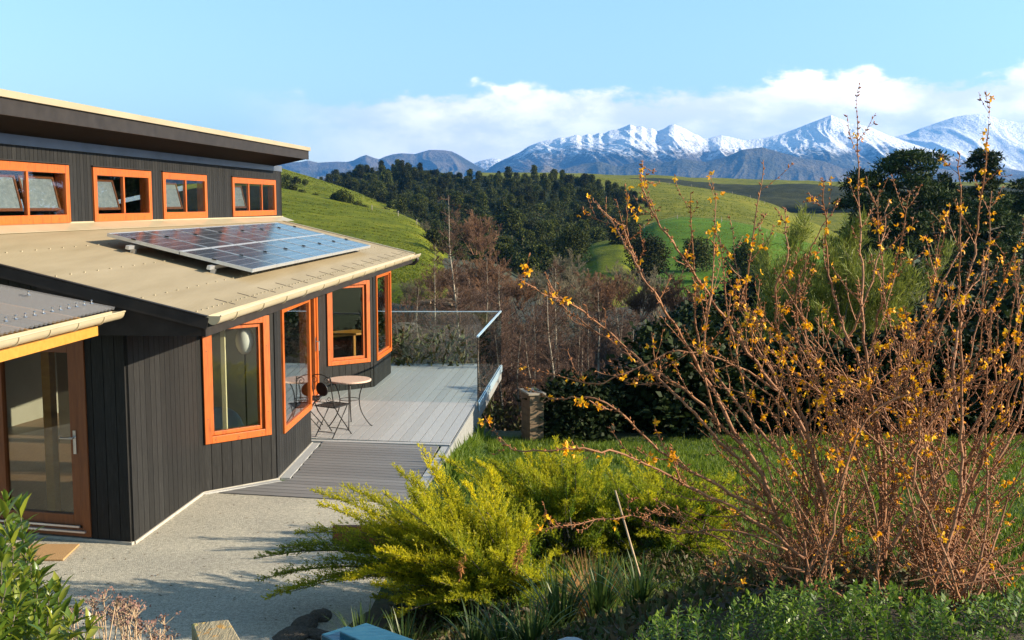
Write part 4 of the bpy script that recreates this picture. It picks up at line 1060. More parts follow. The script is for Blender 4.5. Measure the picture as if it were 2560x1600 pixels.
def build_balustrade():
    c0, c1 = Vector((edge_x(18.72) + .03, 18.72, 0)), Vector((edge_x(23.2) + .03, 23.2, 0)); w = Vector((G.x - .2, 23.2, 0))
    e = empty('glass_balustrade', c1, 'frameless glass balustrade round the far end of the deck', 'balustrade')
    def pane(a, b, z0, z1):
        mb = MB(); mb.bar(a + UP * (z0 + z1) / 2, b + UP * (z0 + z1) / 2, .012, z1 - z0, UP); p = mb.build('glass_pane', M['clear'], e)
        return p
    pane(c0, c1, -.08, 1.16); pane(w, c1 - Vector((.012, 0, 0)), -.02, 1.16)
    mb = MB(); mb.bar(c0 + UP * 1.175, c1 + UP * 1.175, .034, .026, UP); mb.build('top_rail', M['edge'], e)
    mb = MB(); mb.bar(w + UP * 1.17, c1 + UP * 1.17 - Vector((.03, 0, 0)), .016, .016, UP); mb.build('top_rail', M['edge'], e)
    mb = MB()
    for o in (.022, -.022): mb.bar(c0 + Vector((o, 0, -.045)), c1 + Vector((o, 0, -.045)), .018, .13, UP)
    mb.build('base_channel', M['edge'], e)
    mb = MB(); mb.bar(c0 + UP * -.05 - ed * .006, c0 + UP * 1.165 - ed * .006, .012, .010, ed); mb.build('end_edge', M['blackmetal'], e)
build_balustrade()

# ------------------------------------------------------------------ cafe set
def build_table():
    c = Vector((-2.50, 16.72, .03)); e = empty('cafe_table', c, 'round cafe table with a terracotta mosaic top and bowed iron legs', 'table')
    def put(mb, n, m, **k): o = mb.build(n, m, **k); o.parent = e; return o
    mb = MB(); mb.lathe((0, 0, .705), [(.30, 0), (.335, .004), (.335, .024), (.325, .030), (.0, .031)], 48); put(mb, 'tabletop', M['tabletop'])
    for a in (5, 95, 185, 275):
        t = R(a); mb = MB(); ca, sa = math.cos(t), math.sin(t)
        pr = [(.24, .70), (.19, .60), (.155, .48), (.15, .36), (.175, .24), (.235, .12), (.315, .012), (.345, .008)]
        # smooth the bowed leg
        P = []
        for i in range(len(pr) - 1):
            p0, p1, p2, p3 = pr[max(i - 1, 0)], pr[i], pr[i + 1], pr[min(i + 2, len(pr) - 1)]
            for q in np.linspace(0, 1, 4, endpoint=False):
                P.append(tuple(.5 * (2 * b + (-a_ + c_) * q + (2 * a_ - 5 * b + 4 * c_ - d_) * q * q + (-a_ + 3 * b - 3 * c_ + d_) * q ** 3) for a_, b, c_, d_ in zip(p0, p1, p2, p3)))
        P.append(pr[-1])
        mb.tube([(r * ca, r * sa, z) for r, z in P], .009, 8); put(mb, 'leg', M['blackmetal'], smooth=True)
    mb = MB(); ring = [(.152 * math.cos(R(a)), .152 * math.sin(R(a)), .42) for a in range(0, 360, 15)]; mb.tube(ring, .006, 6, closed=True); put(mb, 'brace_ring', M['blackmetal'], smooth=True)
build_table()
def spiral(c, r0, turns, a0, sgn, n=22):
    return [(c[0] + sgn * r0 * (1 - .8 * i / n) * math.cos(a0 + turns * 2 * math.pi * i / n), c[1], c[2] + r0 * (1 - .8 * i / n) * math.sin(a0 + turns * 2 * math.pi * i / n)) for i in range(n + 1)]
def build_chair(loc, rz, label):
    """local frame: faces +y, back at -y"""
    e = empty('folding_chair', (0, 0, 0), label, 'chair', 'folding cafe chairs at the deck table')
    def put(mb, n, m=M['blackmetal'], **k): o = mb.build(n, m, **k); o.parent = e; return o
    w = .185
    for s in (-1, 1):
        mb = MB()                                             # upright of the back runs on down as a front leg
        mb.tube([(s * w * 1.0, -.27, .93), (s * w, -.25, .88), (s * w * .93, -.215, .70), (s * w * .95, -.18, .50), (s * w, -.10, .36), (s * w, .06, .18), (s * w, .21, .0)], .0085, 8)
        put(mb, 'leg', smooth=True)
        mb = MB(); mb.tube([(s * w * .86, .15, .44), (s * w * .86, 0, .24), (s * w * .86, -.20, .0)], .008, 8); put(mb, 'leg', smooth=True)
    mb = MB(); mb.tube([(-w * .86, -.14, .07), (w * .86, -.14, .07)], .007, 6); mb.tube([(-w, .15, .075), (w, .15, .075)], .007, 6); put(mb, 'stretcher', smooth=True)
    mb = MB(); k = [(-.19, -.17, .45), (.19, -.17, .45), (.18, .19, .455), (-.18, .19, .455)]; mb.tube(k, .009, 6, closed=True)
    for i in range(1, 8):                                     # woven metal straps
        x = -.19 + .38 * i / 8; mb.bar((x, -.17, .452), (x * .95, .19, .457), .026, .003)
        y = -.17 + .36 * i / 8; mb.bar((-.185, y, .456), (.185, y, .456), .026, .003)
    put(mb, 'seat')
    mb = MB(); B0 = lambda z: -.18 - (z - .5) * .2
    mb.tube([(-w * .97, B0(.9) - .01, .90), (-.09, B0(.93) - .01, .935), (0, B0(.95) - .01, .95), (.09, B0(.93) - .01, .935), (w * .97, B0(.9) - .01, .90)], .007, 6)
    for s in (-1, 1):
        mb.tube(spiral((s * .115, B0(.86), .855), .06, 1.4, 0, s), .005, 6); mb.tube(spiral((s * .10, B0(.57), .57), .055, 1.4, math.pi, s), .005, 6)
    mb.tube([(-w * .95, B0(.52), .52), (w * .95, B0(.52), .52)], .006, 6); put(mb, 'back_frame', smooth=True)
    mb = MB(); vs, fs = [], []
    for yo in (-.008, .008):
        vs.append((0, B0(.72) + yo, .72))
        for i in range(28): t = 2 * math.pi * i / 28; vs.append((.105 * math.cos(t), B0(.72 + .105 * math.sin(t)) + yo, .72 + .105 * math.sin(t)))
    for i in range(28):
        j = (i + 1) % 28; fs += [(0, 1 + i, 1 + j), (29, 30 + j, 30 + i), (1 + i, 30 + i, 30 + j, 1 + j)]
    mb.add(vs, fs); put(mb, 'backrest')
    e.location = loc; e.rotation_euler.z = rz; return e
ch = build_chair((-2.66, 16.06, .03), R(-30), 'black iron folding chair in full view beside the cafe table')
def copy_tree(o, parent=None, kids=None):
    c = o.copy(); C.objects.link(c); c.parent = parent
    for k in list(o.children): 
        kk = copy_tree(k, c)
    return c
c2 = copy_tree(ch); c2.location = (-3.13, 16.62, .03); c2.rotation_euler.z = R(-85)
c2['label'] = 'black iron folding chair almost hidden behind the house corner'

# door mat
mp = [onz(28, 1365), onz(199, 1365), onz(158, 1404), onz(-25, 1404)]
mb = MB(); mb.hexa([Vector((p.x, p.y, .006)) for p in (mp[3], mp[2], mp[1], mp[0])], [Vector((p.x, p.y, .024)) for p in (mp[3], mp[2], mp[1], mp[0])])
mt = mb.build('doormat', M['mat'], bevel=.004); tag(mt, 'tan coir doormat on the gravel before the front door', 'doormat')
# ------------------------------------------------------------------ plant building blocks (numpy)
def unit(a): return a / np.maximum(np.linalg.norm(a, axis=-1, keepdims=True), 1e-9)
def leaf_quads(Cn, Dr, Nr, L, Wd, fold=.0):
    """one rhombic leaf per row: base Cn, direction Dr, normal Nr, length L, width Wd"""
    n = len(Cn); Dr = unit(Dr); S = unit(np.cross(Dr, Nr)); Nn = np.cross(S, Dr)
    L = np.broadcast_to(np.asarray(L, float), (n,))[:, None]; Wd = np.broadcast_to(np.asarray(Wd, float), (n,))[:, None]
    m = Cn + Dr * L * .45
    V = np.stack([Cn, m + S * Wd / 2 + Nn * fold * Wd, Cn + Dr * L, m - S * Wd / 2 + Nn * fold * Wd], 1).reshape(-1, 3)
    return V, np.arange(4 * n).reshape(n, 4)
def blade_leaves(Cn, Dr, Nr, L, Wd, curl=.15, keel=.18):
    """lanceolate leaf with a midrib fold: 8 vertices, 6 faces"""
    n = len(Cn); Dr = unit(Dr); S = unit(np.cross(Dr, Nr)); Nn = np.cross(S, Dr)
    L = np.broadcast_to(np.asarray(L, float), (n,))[:, None]; Wd = np.broadcast_to(np.asarray(Wd, float), (n,))[:, None]
    P = lambda t, w, z: Cn + Dr * L * t + S * Wd * w - Nn * (L * curl * t * t) + Nn * Wd * z
    V = np.stack([P(0, 0, 0), P(.36, .5, keel), P(.72, .36, keel), P(1, 0, 0), P(.72, -.36, keel), P(.36, -.5, keel), P(.36, 0, 0), P(.72, 0, 0)], 1).reshape(-1, 3)
    b = (np.arange(n) * 8)[:, None]
    T = np.concatenate([b + np.array([[0, 6, 1]]), b + np.array([[0, 5, 6]]), b + np.array([[2, 7, 3]]), b + np.array([[3, 7, 4]])])
    Q = np.concatenate([b + np.array([[6, 7, 2, 1]]), b + np.array([[5, 4, 7, 6]])])
    return V, T, Q
def sticks(P0, P1, R0, R1, sides=3):
    P0, P1 = np.asarray(P0, float), np.asarray(P1, float); n = len(P0)
    d = unit(P1 - P0); h = np.where(np.abs(d[:, 2:3]) < .9, [[0, 0, 1.0]], [[1.0, 0, 0]]); a = unit(np.cross(d, h)); b = np.cross(d, a)
    R0 = np.asarray(R0, float)[:, None]; R1 = np.asarray(R1, float)[:, None]
    rings = []
    for P, Rr in ((P0, R0), (P1, R1)):
        for j in range(sides):
            t = 2 * math.pi * j / sides; rings.append(P + (a * math.cos(t) + b * math.sin(t)) * Rr)
    V = np.stack(rings, 1).reshape(-1, 3); base = (np.arange(n) * 2 * sides)[:, None]
    Fq = np.concatenate([base + np.array([[j, (j + 1) % sides, sides + (j + 1) % sides, sides + j]]) for j in range(sides)])
    return V, Fq
class Twigs:
    def __init__(s): s.a, s.b, s.ra, s.rb = [], [], [], []
    def seg(s, p, q, r0, r1): s.a.append(p); s.b.append(q); s.ra.append(r0); s.rb.append(r1)
    def mesh(s, name, mat, sides=3):
        V, Fq = sticks(np.array(s.a), np.array(s.b), s.ra, s.rb, sides); return np_mesh(name, V, [Fq], mat, smooth=True)
def grow(T, g, p, d, L, r, depth, nseg=4, kids=(3, 5), ang=.6, up=.15, wob=.15, shrink=.62, rs=.55, start=.25, tips=None, minr=.004):
    p = np.array(p, float); d = unit(np.array(d, float)); pts = [p]; dirs = [d]
    for i in range(nseg):
        d = unit(d + g.normal(0, wob, 3) + np.array([0, 0, up])); q = p + d * L / nseg
        r0 = max(minr, r * (1 - .75 * i / nseg)); r1 = max(minr, r * (1 - .75 * (i + 1) / nseg))
        T.seg(p, q, r0, r1); p = q; pts.append(p); dirs.append(d)
    if tips is not None and depth <= 1: tips.append((p, d))
    if depth <= 0: return
    for k in range(int(g.integers(kids[0], kids[1] + 1))):
        t = start + (1 - start) * (k + g.random()) / kids[1]; t = min(t, .98); i = min(int(t * nseg), nseg - 1); f = t * nseg - i
        b = pts[i] * (1 - f) + pts[i + 1] * f
        ax = unit(np.cross(dirs[i + 1], g.normal(0, 1, 3))); a = ang * g.uniform(.7, 1.35)
        nd = dirs[i + 1] * math.cos(a) + ax * math.sin(a)
        grow(T, g, b, nd, L * shrink * g.uniform(.7, 1.15) * (1.1 - .45 * t), r * rs * (1 - .4 * t), depth - 1, max(2, nseg - 1), kids, ang, up, wob, shrink, rs, start * .7, tips, minr)
def clump_leaves(g, lobes, per, L, Wd, flat=1.0, inner=.55):
    """leaf quads scattered through the outer part of each ellipsoid lobe (centre, radii)"""
    Cs, Ds, Ns = [], [], []
    for c, r in lobes:
        n = int(per * (r[0] * r[1]) ** .5 ** 1); n = max(n, 8)
        u = unit(g.normal(0, 1, (n, 3))); k = (inner + (1 - inner) * g.random((n, 1)) ** .6) * (1 + .14 * g.normal(0, 1, (n, 1)))
        Cs.append(np.array(c) + u * k * np.array(r)); Ds.append(unit(u * .7 + g.normal(0, .6, (n, 3)))); Ns.append(unit(u + g.normal(0, .7, (n, 3)) + [0, 0, .4]))
    Cs, Ds, Ns = map(np.concatenate, (Cs, Ds, Ns)); n = len(Cs)
    return leaf_quads(Cs, Ds, Ns, L * g.uniform(.6, 1.3, n), Wd * g.uniform(.6, 1.3, n), .1)
def tree_mesh(name, T, leafVF, mats, sides=4):
    V, Fq = sticks(np.array(T.a), np.array(T.b), T.ra, T.rb, sides); lV, lF = leafVF
    return np_mesh(name, np.concatenate([V, lV]), [Fq, lF + len(V)], mats, np.concatenate([np.zeros(len(Fq), int), np.ones(len(lF), int)]))
def evergreen_proto(seed, hgt, wid, nlobe=16, per=42, L=.55, leaf='wood_leaf', name='evergreen_tree', conic=0.0):
    g = np.random.default_rng(seed); T = Twigs(); grow(T, g, (0, 0, -.6), (0, 0, 1), hgt * .8, .14 * hgt / 6, 1, 5, (5, 7), .8, .1, .08, .5, .5, .3)
    lobes = []
    for i in range(nlobe):
        z = hgt * (.22 + .70 * (i + .5) / nlobe); k = (z / hgt - .2) / .8; rr = wid / 2 * math.sqrt(max(.05, 1 - (k * 1.9 - .75) ** 2 * .62)) * (1 - conic * k)
        a = i * 2.4 + g.uniform(-.5, .5); q = g.uniform(.25, .72); s = wid * g.uniform(.17, .27)
        lobes.append(((rr * q * math.cos(a), rr * q * math.sin(a), z), (s, s, s * g.uniform(.65, .95))))
    lobes.append(((0, 0, hgt * .9), (wid * .16, wid * .16, hgt * .11)))
    return tree_mesh(name, T, clump_leaves(g, lobes, per * 3.2, L, L * .7), [M['bark'], M[leaf]])
def proj(p):
    v = Vector(p) - Vector((0, 0, H)); f = v.y * CP - v.z * SP; u = v.y * SP + v.z * CP
    return 1280 + F * v.x / f, 800 - F * u / f

# ------------------------------------------------------------------ trees of the wooded ridge
def build_wood():
    g = np.random.default_rng(3)
    protos = [evergreen_proto(20 + i, h, w, conic=c) for i, (h, w, c) in enumerate(((7.5, 6.5, .1), (6.2, 6.8, 0), (8.6, 6.0, .25), (5.4, 6.2, 0), (9.2, 5.4, .45)))]
    pts = []; tries = 0
    while len(pts) < 296 and tries < 60000:
        tries += 1
        v = 3.3 * g.random() ** .85; x = g.uniform(795, 1640)
        if tries < 2500: v = g.uniform(-.02, .1)
        p = hillC.pt(x, v); X, Y = proj(p); d = p.y
        if x < 850 + (v * 55) and v > .05 and Y > 470 + (X - 795) * .42: continue
        if 1375 < X < 1600 and 590 < Y < 720 and d < 225: continue
        if X > 1395 and v < .9 and Y < 452: continue
        m = 3.15 * F / d
        if all((X - a) ** 2 + ((Y - b) * 1.5) ** 2 > (m * .8) ** 2 for a, b, _ in pts): pts.append((X, Y, p))
    for i, (X, Y, p) in enumerate(pts):
        o = link('evergreen_tree', protos[int(g.integers(0, 5))]); s = g.uniform(.42, .80)
        if i % 17 == 0: s *= 1.25
        o.location = p - Vector((0, 0, .3)); o.scale = (s, s, s * g.uniform(.85, 1.15)); o.rotation_euler.z = g.uniform(0, 6.28)
        tag(o, 'dark evergreen tree in the dense wood covering the ridge', 'tree', 'evergreen trees of the wooded ridge')
    # the small trees between them, past counting, as one mass
    Cs, Ds, Ns, Ls = [], [], [], []; k = 0
    while k < 620:
        v = 3.2 * g.random(); x = g.uniform(800, 1630); p = np.array(hillC.pt(x, v)); X, Y = proj(p)
        if x < 850 + v * 55 and v > .05 and Y > 470 + (X - 795) * .42: continue
        if 1375 < X < 1600 and 590 < Y < 720 and p[1] < 225: continue
        if X > 1395 and v < .9 and Y < 452: continue
        k += 1; h = g.uniform(1.6, 3.8); w = h * g.uniform(.35, .6); m = 130; u = unit(g.normal(0, 1, (m, 3))); q = (.5 + .5 * g.random((m, 1)) ** .6) * (1 + .15 * g.normal(0, 1, (m, 1)))
        Cs.append(p + [0, 0, h * .5] + u * q * [w, w, h * .55]); Ds.append(u * .7 + g.normal(0, .6, (m, 3))); Ns.append(u + g.normal(0, .7, (m, 3))); Ls.append(g.uniform(.3, .6, m))
    Cs, Ds, Ns, Ls = map(np.concatenate, (Cs, Ds, Ns, Ls)); V, Fq = leaf_quads(Cs, Ds, Ns, Ls, Ls * .7, .1)
    o = link('young_trees', np_mesh('young_trees', V, [Fq], leafmat('young_tree_leaf', [(.012, .022, .006), (.03, .045, .012), (.06, .07, .018), (.05, .04, .02)], .7, .2, None, 0, .1))); tag(o, 'dark mass of small trees and scrub filling the wooded ridge', None, None, 'stuff')
    print('wood trees', len(pts))
    # shrubs strung along the fold between the two pastures on the left
    bp = [evergreen_proto(60 + i, 2.6, 3.4, 9, 40, .4, name='hill_shrub') for i in range(2)]
    for k, (x, y, d, s) in enumerate([(712, 478, 262, 1.0), (730, 482, 258, .8), (755, 488, 255, .6), (790, 497, 252, .55), (838, 505, 246, .85), (855, 506, 244, 1.1), (872, 511, 243, .8), (893, 519, 240, .65), (912, 524, 238, .5), (718, 458, 352, 1.1), (740, 459, 350, .9), (762, 461, 348, .7)]):
        o = link('hill_shrub', bp[k % 2]); o.location = at(x, y, d) - Vector((0, 0, .4)); o.scale = (s,) * 3; o.rotation_euler.z = k
        tag(o, 'small dark shrub in the fold between the green pastures', 'shrub', 'shrubs in the fold of the pasture')
    # two round dark trees on the green field, and lone trees near the clearing
    for k, (x, y, d, w, lab) in enumerate([(1738, 668, 165, 5.4, 'round dark tree at the left on the bright green field'), (1868, 690, 150, 5.6, 'round dark tree at the right on the bright green field'),
                                       (1428, 648, 178, 6.2, 'rounded grey green tree left of the small clearing'), (1560, 640, 200, 7.5, 'dark tree at the upper end of the small clearing'), (1620, 690, 150, 6.5, 'dark tree between the small clearing and the bright green field')]):
        o = link('round_tree', evergreen_proto(80 + k, w * .95, w, 20, 60, .32, name='round_tree')); p = at(x, y, d); o.location = p - Vector((0, 0, 1)); tag(o, lab, 'tree')
build_wood()

# ------------------------------------------------------------------ bare trees and shrubs in the valley
def bare_proto(seed, hgt, spread, mat, stems=9, depth=3, r=.05, kids=(4, 6), minr=.012, ang=.5, name='crown'):
    g = np.random.default_rng(seed); T = Twigs()
    for i in range(stems):
        a = 6.28 * i / stems + g.uniform(-.3, .3); t = g.uniform(.15, 1) * spread
        grow(T, g, (.25 * math.cos(a), .25 * math.sin(a), -.3), (math.cos(a) * t, math.sin(a) * t, 1), hgt * g.uniform(.55, .8), r, depth, 4, kids, ang, .1, .12, .55, .55, .2, None, minr)
    return T.mesh(name, M[mat])
def build_valley():
    g = np.random.default_rng(5)
    pr = [bare_proto(100, 7.5, .75, 'twig2', 12, 3, .07, (5, 7), .02, .55, 'willow_twigs'), bare_proto(101, 6.0, .9, 'twig2', 12, 3, .06, (5, 7), .018, .5, 'willow_twigs'), bare_proto(102, 6.5, .7, 'twig3', 10, 3, .06, (5, 7), .018, .5, 'willow_twigs')]
    L = [(1187, 632, 172, 1.25, 0, 'large domed russet bare willow in front of the dark wood'), (1205, 640, 160, .62, 0, 'small orange bare willow at the foot of the large domed one'),
         (1098, 742, 104, .62, 1, 'grey brown bare willow nearest the green hill'), (1130, 745, 100, .62, 0, 'russet bare willow left of centre in the valley'), (1172, 748, 98, .68, 1, 'bright russet bare willow in the middle of the valley'),
         (1222, 745, 96, .78, 0, 'tall russet bare willow right of the middle of the valley'), (1262, 760, 92, .6, 1, 'reddish bare willow behind the tall sapling'), (1410, 745, 104, .85, 2, 'tall olive grey bare tree below the clearing'),
         (1462, 750, 100, .62, 1, 'brown bare willow beside the olive grey bare tree'), (1530, 770, 92, .68, 1, 'brown bare willow behind the yellow flowering shrub'), (1350, 760, 88, .55, 2, 'low grey bare willow between two taller ones'), (1020, 745, 92, .30, 2, 'small buff bare shrub close behind the roof corner'),
         (1640, 790, 85, .7, 2, 'grey brown bare willow below the bright green field'), (1600, 800, 75, .6, 1, 'rusty bare willow low in the gully'), (1690, 800, 70, .7, 1, 'rusty bare willow at the right end of the gully'), (1300, 770, 82, .6, 1, 'red brown bare willow beyond the glass corner'), (1420, 800, 70, .6, 2, 'olive grey bare willow low in the gully'), (1500, 800, 78, .62, 0, 'russet bare willow low in the gully'), (1560, 760, 96, .7, 2, 'grey brown bare willow right of the clearing'), (1140, 780, 84, .5, 1, 'low red brown bare willow above the far balustrade'), (1085, 610, 200, .5, 2, 'small grey bare bush at the edge of the dark wood'), (1060, 585, 215, .5, 2, 'upper small grey bush at the edge of the dark wood')]
    for x, y, d, s, k, lab in L:
        o = link('bare_willow', pr[k]); p = at(x, y, d); o.location = p; s *= .82; o.scale = (s * 1.1, s * 1.1, s); o.rotation_euler.z = g.uniform(0, 6.28); tag(o, lab, 'tree', 'bare willows of the valley')
    # slender saplings behind the deck: trunk and twigs are parts
    sp = []
    for i in range(4):
        gg = np.random.default_rng(140 + i); T, Tt = Twigs(), Twigs(); h = 6.6
        p = np.array([0, 0, -.3]); d = np.array([0, 0, 1.0]); pts = [p]
        for k in range(12):
            d = unit(d + gg.normal(0, .05, 3) + [0, 0, .1]); q = p + d * h / 12; T.seg(p, q, .062 * (1 - k / 13), .062 * (1 - (k + 1) / 13)); p = q; pts.append(p)
        for k in range(84):
            t = gg.uniform(.12, .98); j = min(int(t * 12), 11); b = pts[j] + (pts[j + 1] - pts[j]) * (t * 12 - j); a = gg.uniform(0, 6.28)
            grow(Tt, gg, b, (math.cos(a), math.sin(a), .55), (1.55 - 1.1 * t) * gg.uniform(.6, 1.1), .014, 2, 4, (4, 6), .6, .05, .2, .5, .6, .2, None, .0045)
        sp.append((T.mesh('trunk', M['palebark'], 6), Tt.mesh('twigs', M['twig'])))
    S = [(1144, 872, 29, .74, 0), (1265, 876, 27, .70, 1), (1150, 905, 34, .58, 2), (1045, 905, 30, .40, 3), (1372, 985, 24, .62, 2), (1392, 1000, 22.5, .5, 0), (1300, 905, 25, .45, 3), (1512, 960, 26, .66, 1), (1240, 900, 31, .55, 2), (1340, 900, 29, .52, 0), (1440, 930, 27, .5, 1), (1550, 950, 29, .6, 3),
         (1100, 880, 36, .7, 1), (1210, 880, 38, .75, 0), (1330, 880, 36, .7, 1), (1440, 900, 33, .72, 2), (1000, 880, 40, .36, 0), (1475, 940, 30, .62, 3), (1180, 860, 44, .7, 3), (1290, 860, 46, .7, 2), (1400, 870, 44, .7, 0), (1560, 900, 36, .7, 1), (1600, 950, 30, .6, 2), (1660, 920, 38, .66, 3)]
    for x, y, d, s, k in S:
        X = (x - 1280) / F * d; e = empty('bare_sapling', (X, d, gz(X, d)), 'slender bare red twigged sapling on the slope behind the deck', 'tree', 'bare saplings on the slope behind the deck', g.uniform(0, 6.28))
        e.scale = (s, s, s)
        for me in sp[k]: o = bpy.data.objects.new(me.name, me); C.objects.link(o); o.parent = e
    # leafless thicket that fills the slope
    T = Twigs(); gg = np.random.default_rng(9)
    for i in range(820):
        y = 23.8 + (46 * gg.random() ** 1.5 if i < 560 else 30 + 55 * gg.random()); x = gg.uniform(-.19, .30) * y; hh = gg.uniform(1.2, 2.7) * (.75 + y / 90)
        if y < 27: hh *= .5
        if x / y < -.055: hh *= .55
        z = gz(x, y)
        for k in range(5):
            a = gg.uniform(0, 6.28); t = gg.uniform(.2, .9)
            grow(T, gg, (x + gg.normal(0, .35), y + gg.normal(0, .35), z - .1), (math.cos(a) * t, math.sin(a) * t, 1), hh * gg.uniform(.5, .8), .016, 2, 3, (3, 4), .55, .08, .18, .55, .6, .2, None, .0055 * (.6 + y / 40))
    o = link('thicket_undergrowth', T.mesh('thicket_undergrowth', M['twig'])); tag(o, 'tangle of leafless red brown thicket on the slope', None, None, 'stuff')
    Cs = []; gg = np.random.default_rng(19); n = 60000
    y = 23 + 80 * gg.random(n) ** 1.5; x = gg.uniform(-.2, .48, n) * y; z = ground_z(x, y) + gg.random(n) ** 2 * .8
    V, Fq = leaf_quads(np.stack([x, y, z], 1), gg.normal(0, 1, (n, 3)) + [0, 0, .6], gg.normal(0, 1, (n, 3)), .17 * gg.uniform(.5, 1.6, n), .05 * gg.uniform(.6, 1.6, n))
    o = link('weeds', np_mesh('weeds', V, [Fq], leafmat('weed_leaf', [(.04, .035, .015), (.05, .065, .014), (.09, .09, .025), (.09, .06, .03)], .7, .25, None, 0))); tag(o, 'rough weeds covering the valley slope', None, None, 'stuff')
build_valley()

# ------------------------------------------------------------------ pines and other trees on the right
def pine_proto(seed, hgt, wid, bare=.3, npad=44, lean=0.0):
    g = np.random.default_rng(seed); T = Twigs(); p = np.array([0, 0, -.5]); d = np.array([lean, 0, 1.0]); pts = [p]
    for k in range(10):
        d = unit(d + g.normal(0, .05, 3) + [0, 0, .1]); q = p + d * hgt / 10.3; T.seg(p, q, .22 * (1 - k / 11), .22 * (1 - (k + 1) / 11)); p = q; pts.append(p)
    lobes = []
    for i in range(npad):
        t = bare + (1 - bare) * (i + g.random()) / npad; j = min(int(t * 10), 9); b = pts[j] + (pts[j + 1] - pts[j]) * (t * 10 - j)
        k = (t - bare) / (1 - bare); reach = wid / 2 * (1 - .72 * k ** 1.6) * g.uniform(.35, 1.05); a = i * 2.4 + g.uniform(-.6, .6)
        e = b + np.array([reach * math.cos(a), reach * math.sin(a), reach * g.uniform(.05, .4)]); T.seg(b, (b + e) / 2 + [0, 0, .1], .07, .05); T.seg((b + e) / 2 + [0, 0, .1], e, .05, .02)
        s = g.uniform(.55, 1.15) * wid / 9
        lobes.append((e, (s, s, s * .36)))
        if reach > 2.2 and i % 2: lobes.append(((b + e) / 2 + g.normal(0, .3, 3) + [0, 0, .3], (s * .7, s * .7, s * .3)))
    return T, clump_leaves(g, lobes, 400, .32, .10, inner=.2)
def parts_tree(name, T, leafVF, base, label, cat='tree', leaf='pine_leaf', group=None, s=1.0, rz=0.0, bark='bark', cname='crown'):
    e = empty(name, base, label, cat, group, rz); e.scale = (s, s, s)
    V, Fq = leafVF
    for n_, me in (('trunk', T.mesh('trunk', M[bark], 5)), (cname, np_mesh(cname, V, [Fq], M[leaf]))):
        o = bpy.data.objects.new(n_, me); C.objects.link(o); o.parent = e
    return e
